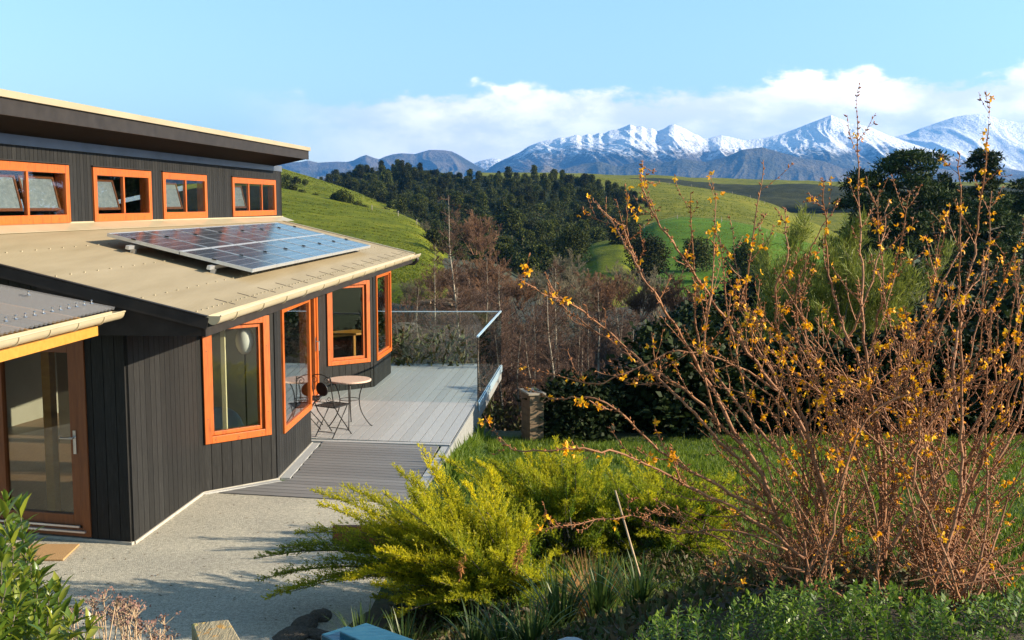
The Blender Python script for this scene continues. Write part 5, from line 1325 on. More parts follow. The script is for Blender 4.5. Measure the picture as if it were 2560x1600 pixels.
def build_right():
    def base(x, d, z=None): X = (x - 1280) / F * d; return Vector((X, d, gz(X, d) if z is None else z))
    for i, (x, d, top, w, bare, lab) in enumerate([(2280, 72, 347, 8.5, .35, 'tallest dark pine with a flat tufted top rising against the mountains'), (2470, 76, 346, 5.4, .42, 'slim pine with a knobbly top near the right edge'),
            (2190, 70, 402, 7.5, .3, 'broad dark pine left of the tallest pine'), (2370, 78, 408, 7.5, .25, 'dark pine in the gap between the tall and the slim pine'), (2560, 80, 428, 8.5, .25, 'dark pine cut off at the right edge of the trees'), (2135, 66, 445, 5.0, .25, 'small dark pine at the left end of the pine row'), (2440, 66, 470, 6.5, .2, 'bushy pine in front of the slim pine')]):
        b = base(x, d); zt = at(x, top, d).z; T, lf = pine_proto(200 + i, zt - b.z, w, bare, 52); parts_tree('pine_tree', T, lf, b, lab, group='pines on the right', rz=i)
    # feathery yellow-green tree just beyond the lawn
    g = np.random.default_rng(31)
    def feather(x, d, top, w, n, lab, seed):
        b = base(x, d); hgt = (at(x, top, d).z - b.z) * 1.22; g = np.random.default_rng(seed); T = Twigs(); tips = []
        for i in range(n):
            a = g.uniform(0, 6.28); t = g.uniform(0, .55)
            grow(T, g, (.1 * math.cos(a), .1 * math.sin(a), -.2), (math.cos(a) * t, math.sin(a) * t, 1), hgt * g.uniform(.5, .82), .03, 2, 6, (5, 8), .5, .12, .1, .42, .5, .3, tips, .004)
        A_, B_ = np.array(T.a), np.array(T.b); L_ = np.linalg.norm(B_ - A_, axis=1); thin = np.array(T.ra) < .018
        A_, B_ = A_[thin], B_[thin]; rep = 16; k = np.repeat(np.arange(len(A_)), rep); f = g.random((len(k), 1)); c = A_[k] * (1 - f) + B_[k] * f + g.normal(0, .05, (len(k), 3))
        dr = unit(unit(B_[k] - A_[k]) * .7 + g.normal(0, .45, (len(k), 3)) + [0, 0, .25])
        lf = leaf_quads(c, dr, g.normal(0, 1, (len(k), 3)), .20 * g.uniform(.5, 1.4, len(k)), .016)
        parts_tree('feathery_tree', T, lf, b, lab, leaf='feather_leaf', cname='foliage')
    feather(2110, 24, 505, 2.8, 15, 'tall feathery yellow green tree behind the yellow flowering shrub', 32)
    feather(2015, 26, 575, 2, 8, 'shorter feathery yellow green tree beside the tall one', 33)
    # evergreen shrubs along the end of the lawn and in the gully
    dp = [evergreen_proto(300 + i, 2.3, 2.6, 16, 150, .16, 'dark_leaf', 'dark_shrub') for i in range(3)]
    S = [(1432, 18.4, .56, 'clipped round dark shrub beside the timber compost bin'), (1380, 19.6, .5, None)]
    o = link('dark_shrub', dp[0]); X = (1440 - 1280) / F * 18.4; o.location = (X, 18.4, gz(X, 18.4) - .25); o.scale = (.62, .5, .55); tag(o, 'rounded dark shrub beside the timber compost bin', 'shrub')
    q = [(1560, 19.5, .5), (1640, 19.0, .5), (1720, 19.6, .58), (1800, 19.2, .6), (1880, 19.8, .8), (1970, 19.4, .8), (2060, 19.9, .85), (2150, 19.3, .8), (2250, 19.8, .9), (2350, 19.3, .9), (2450, 19.8, .95), (2550, 19.4, 1.0), (2650, 20, 1.1),
         (1500, 22, .45), (1600, 23, .5), (1705, 19.2, .85), (1700, 24, .6), (1790, 23, .7), (1860, 25, .9), (2150, 26, 1.35), (2240, 25, 1.4), (2330, 27, 1.6), (2430, 25.5, 1.5), (2530, 27, 1.7), (2640, 25, 1.7),
         (1760, 30, .8), (1880, 33, 1.3), (2110, 32, 1.7), (2220, 34, 2.0), (2330, 36, 2.1), (2440, 35, 2.0), (2560, 37, 2.3), (1700, 40, 1.0), (1830, 44, 1.6), (1950, 46, 1.9), (2060, 44, 2.2), (2180, 46, 2.5), (2300, 50, 2.7), (2420, 52, 2.8), (2540, 50, 2.8), (1580, 48, 1.2), (1660, 60, 1.6), (1780, 62, 1.9), (1900, 64, 2.2), (2010, 66, 2.5)]
    for i, (x, d, s) in enumerate(q):
        X = (x - 1280) / F * d; o = link('dark_shrub', dp[i % 3]); o.location = (X, d, gz(X, d) - .15); o.scale = (s * 1.1, s * 1.1, s); o.rotation_euler.z = i * 1.7
        tag(o, 'dark leafy evergreen shrub in the shady gully beyond the lawn', 'shrub', 'evergreen shrubs beyond the lawn')
    # grey leafless shrub at the right
    me = bare_proto(330, 3.6, 1.0, 'twig3', 14, 3, .03, (5, 7), .006, .55, 'grey_bare_shrub')
    o = link('grey_bare_shrub', me); b = base(2500, 29); o.location = b; o.scale = (1.25, 1.1, 1.42); tag(o, 'large grey leafless shrub under the pines at the right', 'shrub')
    o = link('grey_bare_shrub', me); b = base(2620, 33); o.location = b; o.scale = (1.3, 1.2, 1.5); o.rotation_euler.z = 2; tag(o, 'grey leafless shrub cut by the right edge of the view', 'shrub')
build_right()
# ------------------------------------------------------------------ golden junipers
class Plumes:
    def __init__(s, seed): s.g = np.random.default_rng(seed); s.C, s.D, s.N, s.L, s.W, s.t = [], [], [], [], [], []; s.T = Twigs()
    def plume(s, p0, p1, sag=.12, width=.24, gold=1.0, dens=1.0):
        """feathery branch from p0 to its drooping or rising tip p1"""
        g = s.g; p0, p1 = np.array(p0, float), np.array(p1, float); L = np.linalg.norm(p1 - p0)
        mid = (p0 + p1) / 2 + np.array([0, 0, sag * L]); ns = int(L / .0125 * dens)
        t = np.sort(g.uniform(.12, 1, ns)); ax = lambda q: ((1 - q) ** 2)[:, None] * p0 + (2 * q * (1 - q))[:, None] * mid + (q * q)[:, None] * p1
        c = ax(t); tg = unit(ax(np.minimum(t + .02, 1.02)) - ax(t - .02))
        k = 6; tt = np.linspace(0, 1, k + 1); q = ax(tt)
        for i in range(k): s.T.seg(q[i], q[i + 1], .007 * (1 - .85 * i / k) * (.4 + L), .007 * (1 - .85 * (i + 1) / k) * (.4 + L))
        side = unit(np.cross(tg, [0, 0, 1.0])); up = np.cross(side, tg)
        roll = g.choice([0, math.pi, math.pi * .5], ns, p=[.4, .4, .2]) + g.normal(0, .45, ns); lat = side * np.cos(roll)[:, None] * 1.0 + up * (np.sin(roll) * .55 + .25)[:, None]
        d = unit(tg * .88 + lat * .60 + g.normal(0, .09, (ns, 3)))
        sl = width * 1.12 * L ** .5 * (1.02 - t) ** .85 * g.uniform(.55, 1.1, ns) + .03
        m = np.maximum(6, (sl / .0058 * dens).astype(int)); idx = np.repeat(np.arange(ns), m); f = g.random(len(idx))
        pos = c[idx] + d[idx] * (sl[idx] * f)[:, None] + np.array([0, 0, .10])[None] * (sl[idx] * f ** 2)[:, None]
        nd = unit(d[idx] * .75 + g.normal(0, .48, (len(idx), 3)) + [0, 0, .08]); nl = .034 * g.uniform(.6, 1.25, len(idx)) * (1 - .3 * f)
        tip = np.clip((t[idx] * .95 + f * .6 - .42) * 1.6, 0, 1) * gold * g.uniform(.5, 1.0) * g.uniform(.6, 1.0, len(idx))
        s.C.append(pos); s.D.append(nd); s.N.append(g.normal(0, 1, (len(idx), 3))); s.L.append(nl); s.W.append(nl * .26); s.t.append(tip)
    def build(s, base, label, mat='juniper'):
        C_, D_, N_, L_, W_, t_ = map(np.concatenate, (s.C, s.D, s.N, s.L, s.W, s.t))
        V, Fq = leaf_quads(C_, D_, N_, L_, W_, .1)
        e = empty('golden_juniper', base, label, 'juniper bush', 'golden junipers')
        me = np_mesh('foliage', V, [Fq], M[mat], attr={'tip': np.repeat(np.clip(t_, 0, 1), 4)}); link('foliage', me, e)
        link('branches', s.T.mesh('branches', M['bark'], 4), e)
        print('juniper leaves', len(C_)); return e
def build_junipers():
    g = np.random.default_rng(41)
    def root(x, y, d): p = at(x, y, d); return np.array([p.x, d, gz(p.x, d) + .08])
    def P(x, y, d): return np.array(at(x, y, d))
    # foreground bush: long plumes sweep up and to the left
    J = Plumes(42); r0 = (1290, 1500, 8.3)
    def rt(): return root(1285 + g.normal(0, 45), 1480, 8.75 + g.normal(0, .25))
    for x, y, d, sag, gold in [(1050, 1116, 8.7, .10, 1), (985, 1165, 8.8, .10, 1), (1030, 1190, 8.4, .08, 1), (782, 1228, 8.7, .16, 1), (800, 1262, 8.4, .16, .9), (860, 1215, 9.0, .14, .7), (642, 1395, 8.8, .20, .3), (738, 1334, 8.8, .20, .7), (700, 1370, 8.6, .20, .35),
                               (645, 1450, 8.4, .22, .3), (660, 1498, 8.2, .24, .8), (725, 1480, 8.1, .22, .6), (860, 1452, 7.8, .2, 1), (890, 1432, 8.0, .2, 1), (975, 1545, 7.6, .2, .9), (1262, 1297, 8.2, .05, 1), (1227, 1175, 8.6, .06, 1), (1160, 1210, 8.5, .08, 1), (1090, 1175, 8.6, .08, 1),
                               (1120, 1260, 8.2, .08, 1), (1190, 1260, 8.1, .06, 1), (1060, 1300, 8.0, .1, 1), (960, 1280, 8.2, .14, .8), (900, 1330, 8.2, .16, .7), (1000, 1400, 7.8, .14, .9), (1080, 1450, 7.7, .12, .9), (940, 1390, 8.0, .16, .8), (820, 1400, 8.3, .2, .4),
                               (1330, 1330, 8.1, .05, .9), (1380, 1390, 8.0, .06, .8), (1420, 1440, 7.9, .08, .5), (1150, 1370, 7.7, .06, 1), (1230, 1380, 7.6, .05, 1), (1300, 1430, 7.6, .05, .8), (1340, 1500, 7.6, .08, .5), (1120, 1500, 7.5, .1, .6)]:
        J.plume(rt(), P(x, y, d + .45), sag, .30, gold)
    for i in range(74):
        a = g.uniform(0, 6.28); x = g.uniform(900, 1330); y = 1185 + 320 * g.random() ** .8 + max(0, (1000 - x)) * .5; d = g.uniform(8.1, 9.8)
        J.plume(rt() * .72 + P(x, y + 60, d) * .28, P(x, y, d), g.uniform(.04, .16), .30, g.uniform(.45, 1.0))
    J.build((-.1, 8.4, .2), 'largest golden juniper, its yellow plumes reaching over the gravel path')
    # dead orange-brown sprays on it
    J = Plumes(47)
    for x, y, d in ((1150, 1440, 7.5), (1300, 1405, 7.6), (1290, 1425, 7.5)):
        J.plume(P(x + 14, y - 70, d + .05), P(x, y, d), .02, .10, 0)
    C_, D_, N_, L_, W_, t_ = map(np.concatenate, (J.C, J.D, J.N, J.L, J.W, J.t)); V, Fq = leaf_quads(C_, D_, N_, L_, W_, .1)
    o = [q for q in bpy.data.objects if q.name.startswith('golden_juniper')][0]
    q = link('dead_sprays', np_mesh('dead_sprays', V, [Fq], leafmat('dead_needles', [(.30, .12, .03), (.45, .20, .06)], .7, .2, None, 0)), o); q['label'] = 'dead orange brown sprays'
    for (rx, ry, rd, tips, nf, xr, yr, dr, lab, sd) in [
        (1420, 1370, 10.6, [(1420, 1105, 11.2), (1510, 1150, 11.2), (1350, 1130, 11), (1290, 1160, 10.8), (1388, 1098, 11.2), (1100, 1142, 10.8), (1180, 1150, 10.8), (1310, 1120, 11), (1450, 1130, 11.2), (1340, 1190, 10.4), (1260, 1220, 10.2), (1390, 1250, 10.2), (1480, 1190, 11), (1230, 1160, 11)], 125, (1200, 1540), (1140, 1390), (9.9, 11.3), 'middle golden juniper of the bed, low and feathery', 43),
        (1660, 1340, 10.8, [(1560, 1130, 11.4), (1620, 1150, 11.4), (1700, 1180, 11.4), (1780, 1230, 11.2), (1530, 1200, 11), (1640, 1220, 10.8), (1740, 1280, 10.6), (1560, 1280, 10.4), (1600, 1340, 10.2)], 140, (1450, 1860), (1170, 1420), (10.1, 11.5), 'golden juniper at the right of the bed behind the bare branches', 44)]:
        J = Plumes(sd)
        for x, y, d in tips: J.plume(root(rx + g.normal(0, 25), ry, rd + g.normal(0, .2)), P(x, y, d), .08, .30, .95)
        for i in range(nf):
            x, y, d = g.uniform(*xr), g.uniform(*yr), g.uniform(*dr); J.plume(root(rx + g.normal(0, 40), ry, rd + g.normal(0, .3)) * .6 + P(x, y + 50, d) * .4, P(x, y, d), g.uniform(.04, .14), .30, g.uniform(.25, .8))
        p = at(rx, ry, rd); J.build((p.x, rd, 0), lab)
build_junipers()

# ------------------------------------------------------------------ yellow-flowering bare shrub
def build_forsythia():
    g = np.random.default_rng(51); K = 1.0583
    S = [([(1905, 1400), (1860, 1300), (1830, 1215), (1800, 1120), (1735, 1020), (1690, 930), (1640, 850), (1590, 760), (1540, 690), (1490, 600), (1440, 520), (1400, 470)], 5.0, .017),
         ([(1905, 1400), (1830, 1200), (1770, 1110), (1700, 1040), (1640, 975), (1560, 900), (1490, 830), (1420, 770), (1350, 720), (1280, 690), (1225, 655)], 4.8, .013),
         ([(1960, 1400), (1955, 1250), (1930, 1100), (1880, 980), (1800, 880), (1720, 760), (1660, 680), (1610, 600), (1550, 520), (1518, 440), (1518, 378)], 5.1, .016),
         ([(1960, 1400), (1940, 1180), (1900, 1040), (1850, 930), (1780, 800), (1760, 700), (1780, 560), (1803, 378)], 5.3, .013),
         ([(2085, 1400), (2090, 1150), (2075, 1000), (2030, 860), (1990, 760), (1960, 650), (1950, 540), (1943, 420)], 5.0, .015),
         ([(2085, 1400), (2080, 1100), (2060, 950), (2040, 800), (2035, 650), (2030, 500), (2024, 262)], 4.9, .014),
         ([(2085, 1400), (2110, 1080), (2080, 930), (2060, 820), (2090, 700), (2120, 600), (2150, 450)], 5.3, .013),
         ([(2180, 1400), (2180, 1150), (2200, 1000), (2190, 850), (2200, 700), (2230, 545)], 5.4, .013),
         ([(2200, 1400), (2262, 1200), (2272, 1000), (2268, 780), (2268, 600), (2268, 362)], 4.5, .012),
         ([(2230, 1400), (2280, 1100), (2250, 900), (2270, 760), (2300, 600), (2320, 450), (2336, 292)], 5.1, .015),
         ([(2200, 1400), (2300, 1130), (2360, 1000), (2419, 850), (2450, 700)], 4.8, .015), ([(2230, 1420), (2330, 1150), (2400, 1000), (2450, 800), (2470, 650)], 5.2, .014), ([(2230, 1400), (2310, 1060), (2350, 900), (2340, 760), (2400, 590)], 5.5, .012),
         ([(1900, 1320), (1780, 1230), (1650, 1160), (1500, 1085), (1400, 1062), (1280, 1066), (1210, 1060), (1172, 1036)], 4.6, .009),
         ([(1830, 1215), (1700, 1150), (1560, 1065), (1480, 985), (1400, 940), (1320, 943), (1240, 915)], 4.7, .009),
         ([(1800, 1120), (1700, 1000), (1600, 910), (1500, 850), (1420, 790), (1330, 725), (1290, 650)], 5.1, .010),
         ([(1960, 1250), (1870, 1100), (1780, 1000), (1700, 900), (1650, 800), (1640, 650), (1632, 455)], 5.2, .012),
         ([(1955, 1200), (1900, 1000), (1850, 850), (1830, 700), (1860, 600), (1852, 490)], 4.7, .011),
         ([(1990, 1300), (1990, 1100), (1970, 950), (1900, 800), (1880, 700), (1930, 560), (1985, 470)], 5.4, .011),
         ([(1700, 1020), (1660, 860), (1680, 700), (1692, 455)], 5.0, .007), ([(2000, 820), (2050, 690), (2085, 570), (2100, 470)], 5.2, .007), ([(2100, 960), (2170, 800), (2240, 640), (2290, 560)], 5.0, .009),
         ([(1490, 600), (1480, 520), (1482, 455)], 5.0, .005), ([(1540, 690), (1500, 610), (1455, 470)], 5.0, .005), ([(2190, 850), (2240, 740), (2310, 660), (2340, 560)], 5.2, .007), ([(1850, 930), (1700, 850), (1600, 830), (1480, 880), (1385, 905), (1205, 850)], 4.8, .006),
         ([(2280, 1100), (2380, 900), (2400, 770), (2430, 640)], 5.0, .009), ([(2100, 1300), (2230, 1120), (2340, 1060), (2440, 960)], 4.6, .010), ([(1860, 1300), (1720, 1250), (1600, 1260), (1490, 1220), (1290, 1250)], 4.5, .006), ([(1900, 1350), (1760, 1310), (1640, 1240), (1560, 1190)], 4.5, .007)]
    bases = [(1905, 1400), (1960, 1400), (2085, 1400), (2180, 1400), (2230, 1400), (2330, 1420)]
    for i in range(62):
        b = bases[int(g.integers(0, 6))]; tx = np.clip(b[0] + g.normal(0, 260), 1330, 2480); ty = g.uniform(560, 1150) + abs(tx - b[0]) * .25
        ty = max(ty, 700 - .2 * abs(tx - 2100) + 80); mx = b[0] * .62 + tx * .38 + g.normal(0, 30)
        S.append(([(b[0] + g.normal(0, 35), b[1]), (b[0] * .85 + mx * .15, b[1] * .75 + ty * .25), (mx, b[1] * .42 + ty * .58), (tx, ty)], g.uniform(4.4, 5.9), g.uniform(.005, .0095)))
    for i in range(22):                                        # upright whips through the top of the bush
        tx = g.uniform(1470, 2480); ty = g.uniform(430, 760) + max(0, 1750 - tx) * .25; b = bases[int(g.integers(0, 6))]; bx = b[0] * .55 + tx * .45
        S.append(([(b[0] * .8 + tx * .2 + g.normal(0, 40), 1150), (bx + g.normal(0, 40), 960), (tx * .8 + bx * .2 + g.normal(0, 25), (960 + ty) / 2 + 40), (tx, ty)], g.uniform(4.5, 5.8), g.uniform(.0045, .0075)))
    for i in range(95):                                       # low tangle of thin shoots round the foot
        b = bases[int(g.integers(0, 6))]; x0 = b[0] + g.normal(0, 90); tx = x0 + g.normal(0, 190); ty = g.uniform(1130, 1400)
        S.append(([(x0, 1405 + g.uniform(-40, 20)), ((x0 + tx) / 2 + g.normal(0, 30), (1400 + ty) / 2 + g.normal(0, 25)), (tx, ty)], g.uniform(4.4, 6.2), g.uniform(.003, .0058)))
    e = empty('flowering_shrub', (2.0, 5.0, 1.7), 'tall bare branched shrub with scattered yellow flowers', 'flowering shrub')
    T = Twigs(); nodes = []                                    # nodes: position, direction, weight
    def smooth(P, n):
        out = []; k = len(P)
        for i in range(k - 1):
            p0, p1, p2, p3 = P[max(i - 1, 0)], P[i], P[i + 1], P[min(i + 2, k - 1)]
            for q in np.linspace(0, 1, n, endpoint=False): out.append(.5 * (2 * p1 + (p2 - p0) * q + (2 * p0 - 5 * p1 + 4 * p2 - p3) * q * q + (-p0 + 3 * p1 - 3 * p2 + p3) * q ** 3))
        return np.array(out + [P[-1]])
    mb = MB()
    def walk(P, r0, r1, w, lvl):
        L = np.concatenate([[0], np.cumsum(np.linalg.norm(np.diff(P, axis=0), axis=1))]); tot = L[-1]
        if r0 > .0045: mb.tube([Vector(p) for p in P], [r0 + (r1 - r0) * l / tot for l in L], 7)
        else:
            for i in range(len(P) - 1): T.seg(P[i], P[i + 1], r0 + (r1 - r0) * L[i] / tot, r0 + (r1 - r0) * L[i + 1] / tot)
        for l in np.arange(.03, tot, .022 if lvl else .026):
            i = min(int(np.searchsorted(L, l)) , len(P) - 1); f = (l - L[i - 1]) / max(1e-6, L[i] - L[i - 1]); p = P[i - 1] + (P[i] - P[i - 1]) * f; d = unit(P[i] - P[i - 1]); fr = l / tot
            nodes.append((p, d, w * (.25 + fr), r0 + (r1 - r0) * fr))
            if lvl < 2 and g.random() < (.135 if lvl == 0 else .08) and fr > .12:
                ax = unit(np.cross(d, g.normal(0, 1, 3))); a = g.uniform(.5, 1.0); nd = unit(d * math.cos(a) + ax * math.sin(a)); ln = g.uniform(.08, .34) * (1.1 - .5 * fr) * (1 if lvl == 0 else .5)
                Q = [p]; q = p
                for k in range(4): nd = unit(nd + [0, 0, .14] + g.normal(0, .09, 3)); q = q + nd * ln / 4; Q.append(q)
                walk(np.array(Q), min(.0045, (r0 + (r1 - r0) * fr) * .6), .0013, w, lvl + 1)
    for pts, d, r in S:
        n = len(pts); P = np.array([at(x * K, y * K, d + .35 * math.sin(i * .9 + d * 7) * (i / n)) for i, (x, y) in enumerate(pts)])
        p0 = P[0].copy(); p0[2] = gz(p0[0], p0[1]) - .05 if pts[0][1] > 1380 else p0[2]
        if pts[0][1] >= 1380 and r > .005: P = np.concatenate([[p0 * .55 + np.array([2.05, 5.0, p0[2]]) * .45], P])
        P = smooth(P, 5); P[1:-1] += g.normal(0, .004, P[1:-1].shape); walk(P, r * .84, .0018, 1.0, 0)
    mb.build('branches', M['fstem'], e, smooth=True)
    link('twigs', T.mesh('twigs', M['fstem'], 3), e)
    # buds: pairs of small pointed scales at every node
    n = len(nodes); Pn = np.array([q[0] for q in nodes]); Dn = np.array([q[1] for q in nodes]); Wn_ = np.array([q[2] for q in nodes]); Rn = np.array([q[3] for q in nodes])
    k = np.repeat(np.arange(n), 3); ax = unit(np.cross(Dn[k], g.normal(0, 1, (len(k), 3)))); d = unit(Dn[k] * .75 + ax * .8); bl = g.uniform(.009, .020, len(k))
    keep = g.random(len(k)) < .5; k, ax, d, bl = k[keep], ax[keep], d[keep], bl[keep]
    b0 = Pn[k] + ax * (Rn[k] * .8)[:, None]; V1, F1 = sticks(b0, b0 + d * (bl * .45)[:, None], np.full(len(k), .0016), bl * .21, 4); V2, F2 = sticks(b0 + d * (bl * .45)[:, None], b0 + d * bl[:, None], bl * .21, np.full(len(k), .0003), 4)
    link('buds', np_mesh('buds', np.concatenate([V1, V2]), [F1, F2 + len(V1)], M['bud']), e)
    # flowers: four narrow petals each, two or three together
    def cluster(gg, m):
        Cs, Ds, Ns = [], [], []
        for q in range(m):
            fd = unit(gg.normal(0, 1, 3) + [0, 0, -.5]); o = gg.normal(0, .009, 3) + fd * .006; a = unit(np.cross(fd, gg.normal(0, 1, 3))); b = np.cross(fd, a); op = gg.uniform(.45, 1.1)
            for j in range(4):
                t = j * math.pi / 2; r = a * math.cos(t) + b * math.sin(t); Cs.append(o + fd * .004); Ds.append(fd * math.cos(op) + r * math.sin(op)); Ns.append(r * math.cos(op) - fd * math.sin(op))
        return blade_leaves(np.array(Cs), np.array(Ds), np.array(Ns), gg.uniform(.015, .021, len(Cs)), gg.uniform(.008, .0115, len(Cs)), -.12, .15)
    pm = []
    for i in range(7):
        V, T3, Q4 = cluster(np.random.default_rng(70 + i), 2 + i % 3); pm.append(np_mesh('flower', V, [T3, Q4], M['flower']))
    w = Wn_ ** 2 * np.clip(1.6 - Rn / .006, .08, 1.3) * (.3 + sstep(1.9, 2.75, Pn[:, 2])); w = w / w.sum(); ch = []
    order = g.choice(n, 1000, replace=False, p=w)
    placed = []
    for i in order:
        if all(np.linalg.norm(Pn[i] - q) > .026 for q in placed): placed.append(Pn[i])
        if len(placed) >= 640: break
    inview = sorted(placed, key=lambda p: p[1])[:]
    near = [p for p in inview if 0 < proj(p)[0] < 2560 and 0 < proj(p)[1] < 1600]
    for i, p in enumerate(near[:100]):
        o = link('flower', pm[i % 7], e); o.matrix_parent_inverse = e.matrix_basis.inverted(); o.location = p - np.array([0, 0, .004]); o.rotation_euler = (g.uniform(-.4, .4), g.uniform(-.4, .4), g.uniform(0, 6.28)); s = g.uniform(.8, 1.35); o.scale = (s, s, s)
    Vs, Ts, Qs, b = [], [], [], 0
    for i, p in enumerate(near[100:]):
        V, T3, Q4 = cluster(g, int(g.integers(1, 4))); Vs.append(V * g.uniform(.8, 1.25) + p); Ts.append(T3 + b); Qs.append(Q4 + b); b += len(V)
    o = link('blossoms', np_mesh('blossoms', np.concatenate(Vs), [np.concatenate(Ts), np.concatenate(Qs)], M['flower']), e); o['kind'] = 'stuff'
    print('shrub nodes', n, 'flowers', len(near))
build_forsythia()

# ------------------------------------------------------------------ other foreground plants
def leafy_shoots(name, shoots, base, label, cat, mat, leafL, leafW, per_m, stem_r, stemmat, whorl=2, spread=1.0, upang=.8, blade=True, group=None, topgrow=0.0):
    """shoots: list of (root, tip); leaves in opposite pairs / whorls up each shoot"""
    g = np.random.default_rng(len(shoots) * 7 + int(abs(base[0]) * 100)); T = Twigs(); Cs, Ds, Ns, Ls = [], [], [], []
    for r, t in shoots:
        r, t = np.array(r, float), np.array(t, float); L = np.linalg.norm(t - r); mid = (r + t) / 2 + g.normal(0, .04 * L, 3)
        f = np.linspace(0, 1, 7)[:, None]; q = (1 - f) ** 2 * r + 2 * f * (1 - f) * mid + f * f * t
        for i in range(6): T.seg(q[i], q[i + 1], stem_r * (1 - .1 * i), stem_r * (1 - .1 * (i + 1)))
        m = max(3, int(L * per_m)); ph = g.uniform(0, 6.28)
        for i in range(m):
            s = 1 - (i / m) ** 1.0 * .92; k = min(int(s * 6), 5); p = q[k] + (q[k + 1] - q[k]) * (s * 6 - k); d = unit(q[k + 1] - q[k]); a = unit(np.cross(d, [.3, .5, .1])); b = np.cross(d, a)
            op = upang * (1.15 - .75 * (s > .93)) * g.uniform(.75, 1.25)
            for j in range(whorl):
                th = ph + i * (math.pi / 2 if whorl == 2 else 1.0) + 2 * math.pi * j / whorl + g.normal(0, .2); o = a * math.cos(th) + b * math.sin(th)
                Cs.append(p); Ds.append(d * math.cos(op) + o * math.sin(op)); Ns.append(-o * math.cos(op) + d * math.sin(op)); Ls.append(leafL * g.uniform(.65, 1.2) * (.6 if s > .95 else 1))
    Cs, Ds, Ns, Ls = map(np.array, (Cs, Ds, Ns, Ls)); e = empty(name, base, label, cat, group)
    if blade:
        V, T3, Q4 = blade_leaves(Cs, Ds, Ns, Ls, Ls * leafW / leafL, .22, .16); me = np_mesh('leaves', V, [T3, Q4], M[mat], smooth=False)
    else:
        V, Q4 = leaf_quads(Cs, Ds, Ns, Ls, Ls * leafW / leafL, .12); me = np_mesh('leaves', V, [Q4], M[mat])
    link('leaves', me, e); link('stems', T.mesh('stems', M[stemmat], 5), e); return e
def build_front():
    g = np.random.default_rng(61)
    A3 = lambda x, y, d: np.array(at(x, y, d))
    # broad-leaved shrub, bottom left
    sh = []
    for x, y, d in [(15, 1258, 3.6), (48, 1262, 3.7), (-20, 1290, 3.5), (30, 1330, 3.4), (74, 1392, 3.6), (60, 1340, 3.8), (5, 1370, 3.3), (95, 1450, 3.5), (123, 1486, 3.5), (145, 1475, 3.7), (193, 1524, 3.4), (223, 1566, 3.4), (60, 1440, 3.3), (20, 1450, 3.2), (170, 1560, 3.6), (100, 1530, 3.3), (40, 1520, 3.2), (-20, 1400, 3.6), (130, 1560, 3.2), (0, 1560, 3.1), (70, 1580, 3.2), (-40, 1340, 3.8), (85, 1420, 3.8)]:
        t = A3(x, y, d); r = np.array([-1.62 + (t[0] + 1.6) * .5 + g.normal(0, .04), d - .05 + g.normal(0, .06), 1.62]); sh.append((r, t))
    leafy_shoots('broadleaf_shrub', sh, (-1.6, 3.5, 1.7), 'glossy broad leaved green shrub at the bottom left corner', 'shrub', 'laurel', .088, .029, 36, .0045, 'bark', 3, 1, .75)
    # small-leaved evergreen, bottom right: two plants
    for lab, xr, dr, n, top in [('small leaved glossy evergreen shrub filling the bottom right corner', (1930, 2640), (3.7, 4.5), 235, lambda x: 1466 - .0 * x + 26 * math.sin(x / 90)), ('lower small leaved evergreen shrub left of the one in the corner', (1560, 1960), (3.7, 4.4), 105, lambda x: 1560 - (x - 1560) * .28 + 18 * math.sin(x / 40))]:
        sh = []
        for i in range(n):
            x = g.uniform(*xr); d = g.uniform(*dr); y = top(x) + 190 * g.random() ** 1.2 * (1.2 - (d - dr[0]) / (dr[1] - dr[0]) * .8); t = A3(x, y, d); zb = gz(t[0], d); r = np.array([t[0] + g.normal(0, .09), d + g.normal(0, .07), max(zb, t[2] - g.uniform(.14, .30))]); sh.append((r, t))
        c = A3(sum(xr) / 2, 1600, 4.1); leafy_shoots('small_leaved_shrub', sh, (c[0], 4.1, 1.7), lab, 'shrub', 'hebe', .030, .0135, 95, .0022, 'bark', 2, 1, .95, False)
    # strap-leaved clumps
    def strap(x, y, d, n, h, lab, mat='strap', w=.016):
        p = at(x, y, d); base = np.array([p.x, d, gz(p.x, d)]); V, Fq, b = [], [], 0; gg = np.random.default_rng(int(x))
        for i in range(n):
            a = gg.uniform(0, 6.28); o = np.array([math.cos(a), math.sin(a), 0]); s = np.array([-o[1], o[0], 0]); l = h * gg.uniform(.55, 1.15); lean = gg.uniform(.1, .75); r = base + o * gg.uniform(0, .09)
            m = 6
            for k in range(m + 1):
                t = k / m; c = r + o * l * lean * t ** 1.6 + np.array([0, 0, l * (t - .42 * lean * t * t * t)]); ww = w * (1 - t ** 2.2) + .0008; V += [c - s * ww / 2 - [0, 0, .0], c + s * ww / 2]
            for k in range(m): Fq.append((b + 2 * k, b + 2 * k + 1, b + 2 * k + 3, b + 2 * k + 2))
            b += 2 * (m + 1)
        o = link('strap_leaf_plant', np_mesh('strap_leaf_plant', np.array(V), [np.array(Fq)], M[mat], smooth=True)); tag(o, lab, 'plant', 'strap leaved plants in the juniper bed'); return o
    for a in [(905, 1600, 7.9, 95, .46, 'dark strap leaved clump beside the field stones'), (1010, 1590, 7.6, 80, .42, 'strap leaved clump just behind the blue box'), (1190, 1585, 7.2, 80, .42, 'strap leaved clump under the front of the largest juniper'),
              (1260, 1560, 7.0, 70, .40, 'strap leaved clump between the largest juniper and the rusty grass'), (1400, 1560, 7.0, 100, .50, 'tall strap leaved clump left of the leaning cane'), (1500, 1540, 7.0, 100, .52, 'tall strap leaved clump at the foot of the leaning cane'), (1330, 1600, 6.4, 80, .40, 'strap leaved clump lowest at the bottom edge'), (1600, 1590, 6.2, 70, .36, 'strap leaved clump under the flowering shrub')]: strap(*a)
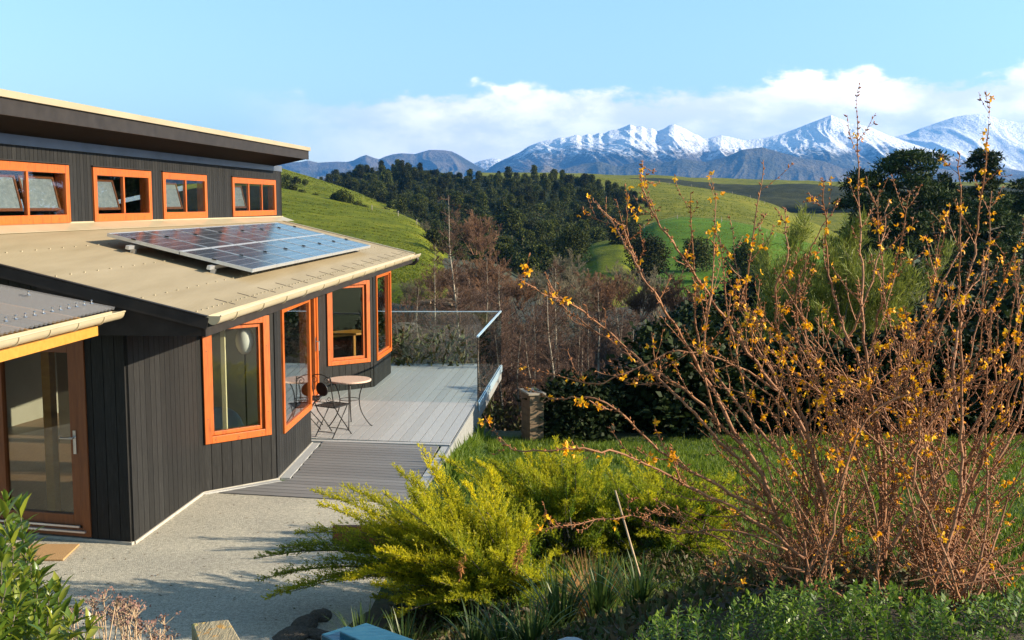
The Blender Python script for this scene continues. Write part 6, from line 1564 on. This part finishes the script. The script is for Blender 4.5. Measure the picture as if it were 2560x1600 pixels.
    M['rust'] = leafmat('rusty_grass', [(.22, .10, .03), (.36, .18, .06), (.25, .20, .05)], .7, .3, None, 0)
    strap(1480, 1480, 7.6, 260, .55, 'clump of fine rusty brown grass in front of the right juniper', 'rust', .006)
    # leaning cane
    mb = MB(); mb.tube([at(1640, 1580, 6.3), at(1538, 1226, 6.5)], [.008, .005], 8); o = mb.build('cane', M['dry'], smooth=True); tag(o, 'thin pale cane leaning beside the flowering shrub', 'cane')
    # dried flower stalks
    T, Th = Twigs(), []; 
    for i in range(46):
        x = g.uniform(165, 430) if i % 3 else g.uniform(230, 350); d = g.uniform(4.1, 4.7); y = 1478 + abs(x - 270) * .30 + g.uniform(0, 60) * (1 + abs(x - 270) / 200); t = A3(x, y, d); r = np.array([t[0] + g.normal(0, .05), d + g.normal(0, .05), gz(t[0], d)])
        m = (r + t) / 2 + g.normal(0, .015, 3); T.seg(r, m, .0032, .0028); T.seg(m, t, .0028, .0022)
        for k in range(7):
            q = t + np.array([g.normal(0, .022), g.normal(0, .022), g.uniform(-.012, .012)]); T.seg(t - np.array([0, 0, .035]), q, .0013, .001)
            for z in range(4): Th.append(q + g.normal(0, .006, 3))
    e = empty('dried_flower_stalks', (-1.65, 4.4, 1.4), 'clump of dried brown flower stalks beside the broad leaved shrub', 'dried plant'); link('stalks', T.mesh('stalks', M['dry'], 4), e)
    Th = np.array(Th); V, Q4 = leaf_quads(Th, g.normal(0, 1, Th.shape), g.normal(0, 1, Th.shape), .011, .009, .3); link('seed_heads', np_mesh('seed_heads', V, [Q4], M['seed']), e)
    # old timber post with lichen
    d = 3.35; p = [at(478, 1557, d + .12), at(571, 1547, d + .13), at(607, 1606, d - .02), at(497, 1612, d - .03)]
    z = sum(q.z for q in p) / 4; q = [Vector((v.x, v.y, 0)) for v in p]
    mb = MB(); mb.hexa([Vector((v.x, v.y, gz(v.x, v.y) - .1)) for v in (q[3], q[2], q[1], q[0])], [Vector((v.x, v.y, w)) for v, w in zip((q[3], q[2], q[1], q[0]), (p[3].z, p[2].z, p[1].z, p[0].z))])
    o = mb.build('timber_post', M['lichen'], bevel=.006); tag(o, 'weathered timber post with orange lichen on its top', 'post')
    # blue painted box with a stepped lid
    e = empty('blue_box', at(900, 1600, 3.6), 'blue painted wooden box cut by the bottom edge of the view', 'box')
    def block(pts, dz, name, mat):
        mb = MB(); mb.hexa([Vector((v.x, v.y, v.z - dz)) for v in pts], pts); return mb.build(name, mat, e, bevel=.004)
    b1 = [at(842, 1640, 3.42), at(1050, 1668, 3.42), at(1034, 1597, 3.72), at(916, 1556, 3.86)]; z = at(916, 1556, 3.86).z
    fix = lambda P, z: [Vector((v.x, v.y, z)) for v in P]
    b1 = fix([onz(848, 1578, z), onz(985, 1640, z), onz(1040, 1600, z), onz(916, 1556, z)], z); block(b1, .035, 'lid', M['blue']); block([v - Vector((0, 0, .036)) for v in b1], .3, 'body', M['bluedark'])
    z2 = z - .02; b2 = fix([onz(802, 1585, z2), onz(850, 1610, z2), onz(905, 1576, z2), onz(868, 1564, z2)], z2); block(b2, .03, 'step', M['blue']); block([v - Vector((0, 0, .031)) for v in b2], .26, 'body', M['bluedark'])
    # stones
    def stone(x, y, d, s, lab, mat='stone', flat=.34, grp='field stones edging the bed', zoff=0):
        gg = np.random.default_rng(int(x * 3 + y)); import bmesh
        bm = bmesh.new(); bmesh.ops.create_icosphere(bm, subdivisions=3, radius=1)
        o3 = gg.uniform(0, 50)
        for v in bm.verts:
            n = fbm(np.array(v.co.x * 1.7 + o3 + v.co.z), np.array(v.co.y * 1.7 + v.co.z * .9), 3, 5); v.co = Vector((v.co.x * 1.25, v.co.y, v.co.z * flat)) * (.68 + .65 * float(n))
        me = bpy.data.meshes.new('stone'); bm.to_mesh(me); bm.free(); me.materials.append(M[mat]); me.polygons.foreach_set('use_smooth', [True] * len(me.polygons))
        p = at(x, y, d); o = link('stone', me); o.location = (p.x, d, gz(p.x, d) + s * .12 + zoff); o.scale = (s, s, s); o.rotation_euler = (gg.normal(0, .2), gg.normal(0, .2), gg.uniform(0, 6)); tag(o, lab, 'stone', grp)
    for x, y, d, s, lab in [(800, 1535, 8.9, .10, 'flat dark stone at the far end of the stone edging'), (760, 1562, 8.7, .11, 'dark stone second from the far end of the edging'), (722, 1584, 8.45, .12, 'broad dark stone in the middle of the edging'), (690, 1606, 8.2, .12, 'dark stone nearest the bottom edge of the view'), (800, 1580, 8.5, .11, 'dark stone set back under the juniper')]: stone(x, y, d, s, lab)
    p = at(1430, 1600, 5.2); stone(1430, 1590, 5.2, .08, 'pale grey stone at the bottom edge below the strap leaves', 'palestone', .7, 'pale stones', p.z - gz(p.x, 5.2) - .06)
    # short timber edging seen under the juniper
    a, b = onz(832, 1338, .1), onz(905, 1345, .1); mb = MB(); mb.bar(a, b + Vector((.5, .1, 0)), .06, .2); o = mb.build('timber_edging', M['door'], bevel=.005); tag(o, 'short red brown timber edging behind the largest juniper', 'edging')
    # compost bin and little things at the end of the lawn
    c = at(1331, 1088, 18.2); e = empty('compost_bin', (c.x, 18.2, gz(c.x, 18.2)), 'upright weathered timber compost bin at the end of the lawn', 'compost bin'); zt = at(1331, 982, 18.2).z; zb = gz(c.x, 18.2) - .05
    mb = MB()
    for k in range(7):
        h = (zt - zb) / 7; mb.box((c.x, 18.2, zb + h * (k + .5)), (.24, .5, h - .008), (.96, .28, 0))
    mb.build('slatted_side', M['palewood'], e); mb = MB(); mb.box((c.x, 18.2, zt + .018), (.30, .56, .03), (.96, .28, 0)); mb.build('lid', M['oldtimber'], e)
    # stacked pale timber and a covered heap in the valley
    e = None
    mb = MB(); g2 = np.random.default_rng(4)
    for i in range(26):
        x = 1035 + 85 * g2.random(); y = 752 + 14 * g2.random(); p = at(x, y, 62); mb.tube([p, p + Vector((g2.uniform(.4, 1.3), g2.uniform(-.4, .4), g2.uniform(-.05, .12)))], .09, 6)
    o = mb.build('log_pile', M['palewood'], smooth=False); tag(o, 'pile of pale cut logs among the bare bushes', 'log pile')
    stone(998, 745, 64, 1.1, 'grey domed rock beyond the roof corner', 'stone', .6, 'rocks in the valley', .2)
build_front()

# ------------------------------------------------------------------ lawn grass and fences
def build_grass():
    g = np.random.default_rng(77); n = 150000
    y = 8.2 + 10.2 * g.random(n) ** 1.05; x = -.9 + (y * .50 + .9) * g.random(n); keep = (x > np.interp(y, [9, 12.9, 15.4, 18.4], [-.75, -.82, -.80, -.55])); x, y = x[keep], y[keep]; n = len(x)
    z = ground_z(x, y); h = .055 * g.uniform(.5, 1.5, n) * (1 + .9 * (fbm(x * 1.3, y * 1.3, 2, 3) > .56)) * (1 + 2.2 * sstep(.25, 0, x - np.interp(y, [9, 12.9, 15.4, 18.4], [-.80, -.87, -.85, -.60])) * (y > 13.4))
    d = np.stack([g.normal(0, .45, n), g.normal(0, .45, n), np.ones(n)], 1); V, Fq = leaf_quads(np.stack([x, y, z - .01], 1), d, g.normal(0, 1, (n, 3)), h, .007 + .1 * h * .5, .1)
    o = link('grass', np_mesh('grass', V, [Fq], M['grassblade'])); tag(o, 'short green lawn grass', None, None, 'stuff')
def fence(name, pts, label, hgt=1.1, step=9.0, grp='post and wire fences on the hills'):
    P = [Vector(p) for p in pts]; e = empty(name, P[0], label, 'fence', grp); mbw = MB()
    L = [0]; 
    for a, b in zip(P[:-1], P[1:]): L.append(L[-1] + (b - a).length)
    n = max(3, int(L[-1] / step)); Q = []
    for i in range(n + 1):
        s = L[-1] * i / n; k = min(max(int(np.searchsorted(L, s)) - 1, 0), len(P) - 2); Q.append(P[k].lerp(P[k + 1], (s - L[k]) / max(1e-6, L[k + 1] - L[k])))
    for q in Q:
        mb = MB(); mb.tube([q - UP * .3, q + UP * hgt], .09, 5); mb.build('post', M['oldtimber'], e)
    for z in (.5, .95): mbw.tube([q + UP * z for q in Q], .018, 3)
    mbw.build('wire', M['oldtimber'], e)
build_grass()
def build_groundcover():
    g = np.random.default_rng(88); n = 46000
    y = g.uniform(4.6, 10.4, n); x = g.uniform(-1.0, 4.4, n) ; keep = (x > -1.0 + (y < 7) * 1.1) & (x < y * .52); x, y = x[keep], y[keep]; n = len(x)
    hgt = .03 + .26 * np.clip(fbm(x * 1.6, y * 1.6, 4, 4) - .34, 0, 1); z = ground_z(x, y) + hgt * g.random(n)
    V, Fq = leaf_quads(np.stack([x, y, z], 1), g.normal(0, 1, (n, 3)) + [0, 0, .7], g.normal(0, 1, (n, 3)) + [0, 0, .5], .055 * g.uniform(.5, 1.5, n), .022 * g.uniform(.6, 1.4, n), .15)
    o = link('ground_cover', np_mesh('ground_cover', V, [Fq], leafmat('ground_cover_leaf', [(.03, .05, .012), (.05, .085, .016), (.10, .065, .03), (.13, .09, .045), (.06, .09, .02)], .6, .25, None, 0))); tag(o, 'low leafy ground cover and fallen leaves in the garden bed', None, None, 'stuff')
build_groundcover()
def build_tussocks():
    g = np.random.default_rng(95); Cs, Ds, Ns, Ls = [], [], [], []
    for hill, x0, x1, v0, v1, n, sz in ((hillA, 700, 1050, 0, 1.4, 3200, .45), (hillB, 700, 1085, 0, 2.6, 5200, .30), (hillE, 1400, 1990, 0, 2.6, 3500, .5), (hillF, 1560, 1960, 0, 1.8, 2200, .28)):
        for i in range(n):
            p = hill.pt(g.uniform(x0, x1), g.uniform(v0, v1))
            if vnoise(np.array(p.x * .07), np.array(p.y * .07), 3) < g.uniform(.2, .62): continue
            for k in range(3): Cs.append(np.array(p) + g.normal(0, sz * .35, 3) * [1, 1, .05]); Ds.append(g.normal(0, .55, 3) + [0, 0, 1]); Ns.append(g.normal(0, 1, 3)); Ls.append(sz * g.uniform(.35, .9))
    Ls = np.array(Ls); V, Fq = leaf_quads(np.array(Cs), np.array(Ds), np.array(Ns), Ls, Ls * .7, .1)
    o = link('pasture_grass', np_mesh('pasture_grass', V, [Fq], leafmat('tussock_blade', [(.09, .12, .008), (.13, .155, .012), (.19, .18, .025), (.10, .13, .01)], .8, .5, None, 0, .1))); tag(o, 'rough tussocks of grass on the pasture hills', None, None, 'stuff')
    n = 420; x = g.uniform(-5.5, -1.2, n); y = 8.6 + 4.3 * g.random(n); keep = (g.random(n) < .25 + .75 * np.exp(-((x + 1.2) / 1.1) ** 2)); x, y = x[keep], y[keep]; n = len(x)
    V, Fq = leaf_quads(np.stack([x, y, np.full(n, .008)], 1), g.normal(0, 1, (n, 3)) * [1, 1, .12], np.tile([0, 0, 1.0], (n, 1)) + g.normal(0, .2, (n, 3)), .035 * g.uniform(.5, 1.3, n), .016, .2)
    o = link('fallen_leaves', np_mesh('fallen_leaves', V, [Fq], leafmat('fallen_leaf', [(.10, .055, .025), (.16, .10, .05), (.06, .07, .02)], .8, .1, None, 0))); tag(o, 'scattered small fallen leaves on the gravel path', None, None, 'stuff')
build_tussocks()
fence('wire_fence', [hillF.pt(x, .0) for x in np.linspace(1610, 1900, 14)], 'curving post and wire fence along the top of the bright green field')
fence('wire_fence', [hillE.pt(x, .12) for x in np.linspace(1560, 1990, 16)], 'post and wire fence along the brow of the olive green hill', step=14)
fence('wire_fence', [hillB.pt(x, .05) for x in np.linspace(930, 1075, 10)], 'post and wire fence running down the end of the left pasture', step=8)
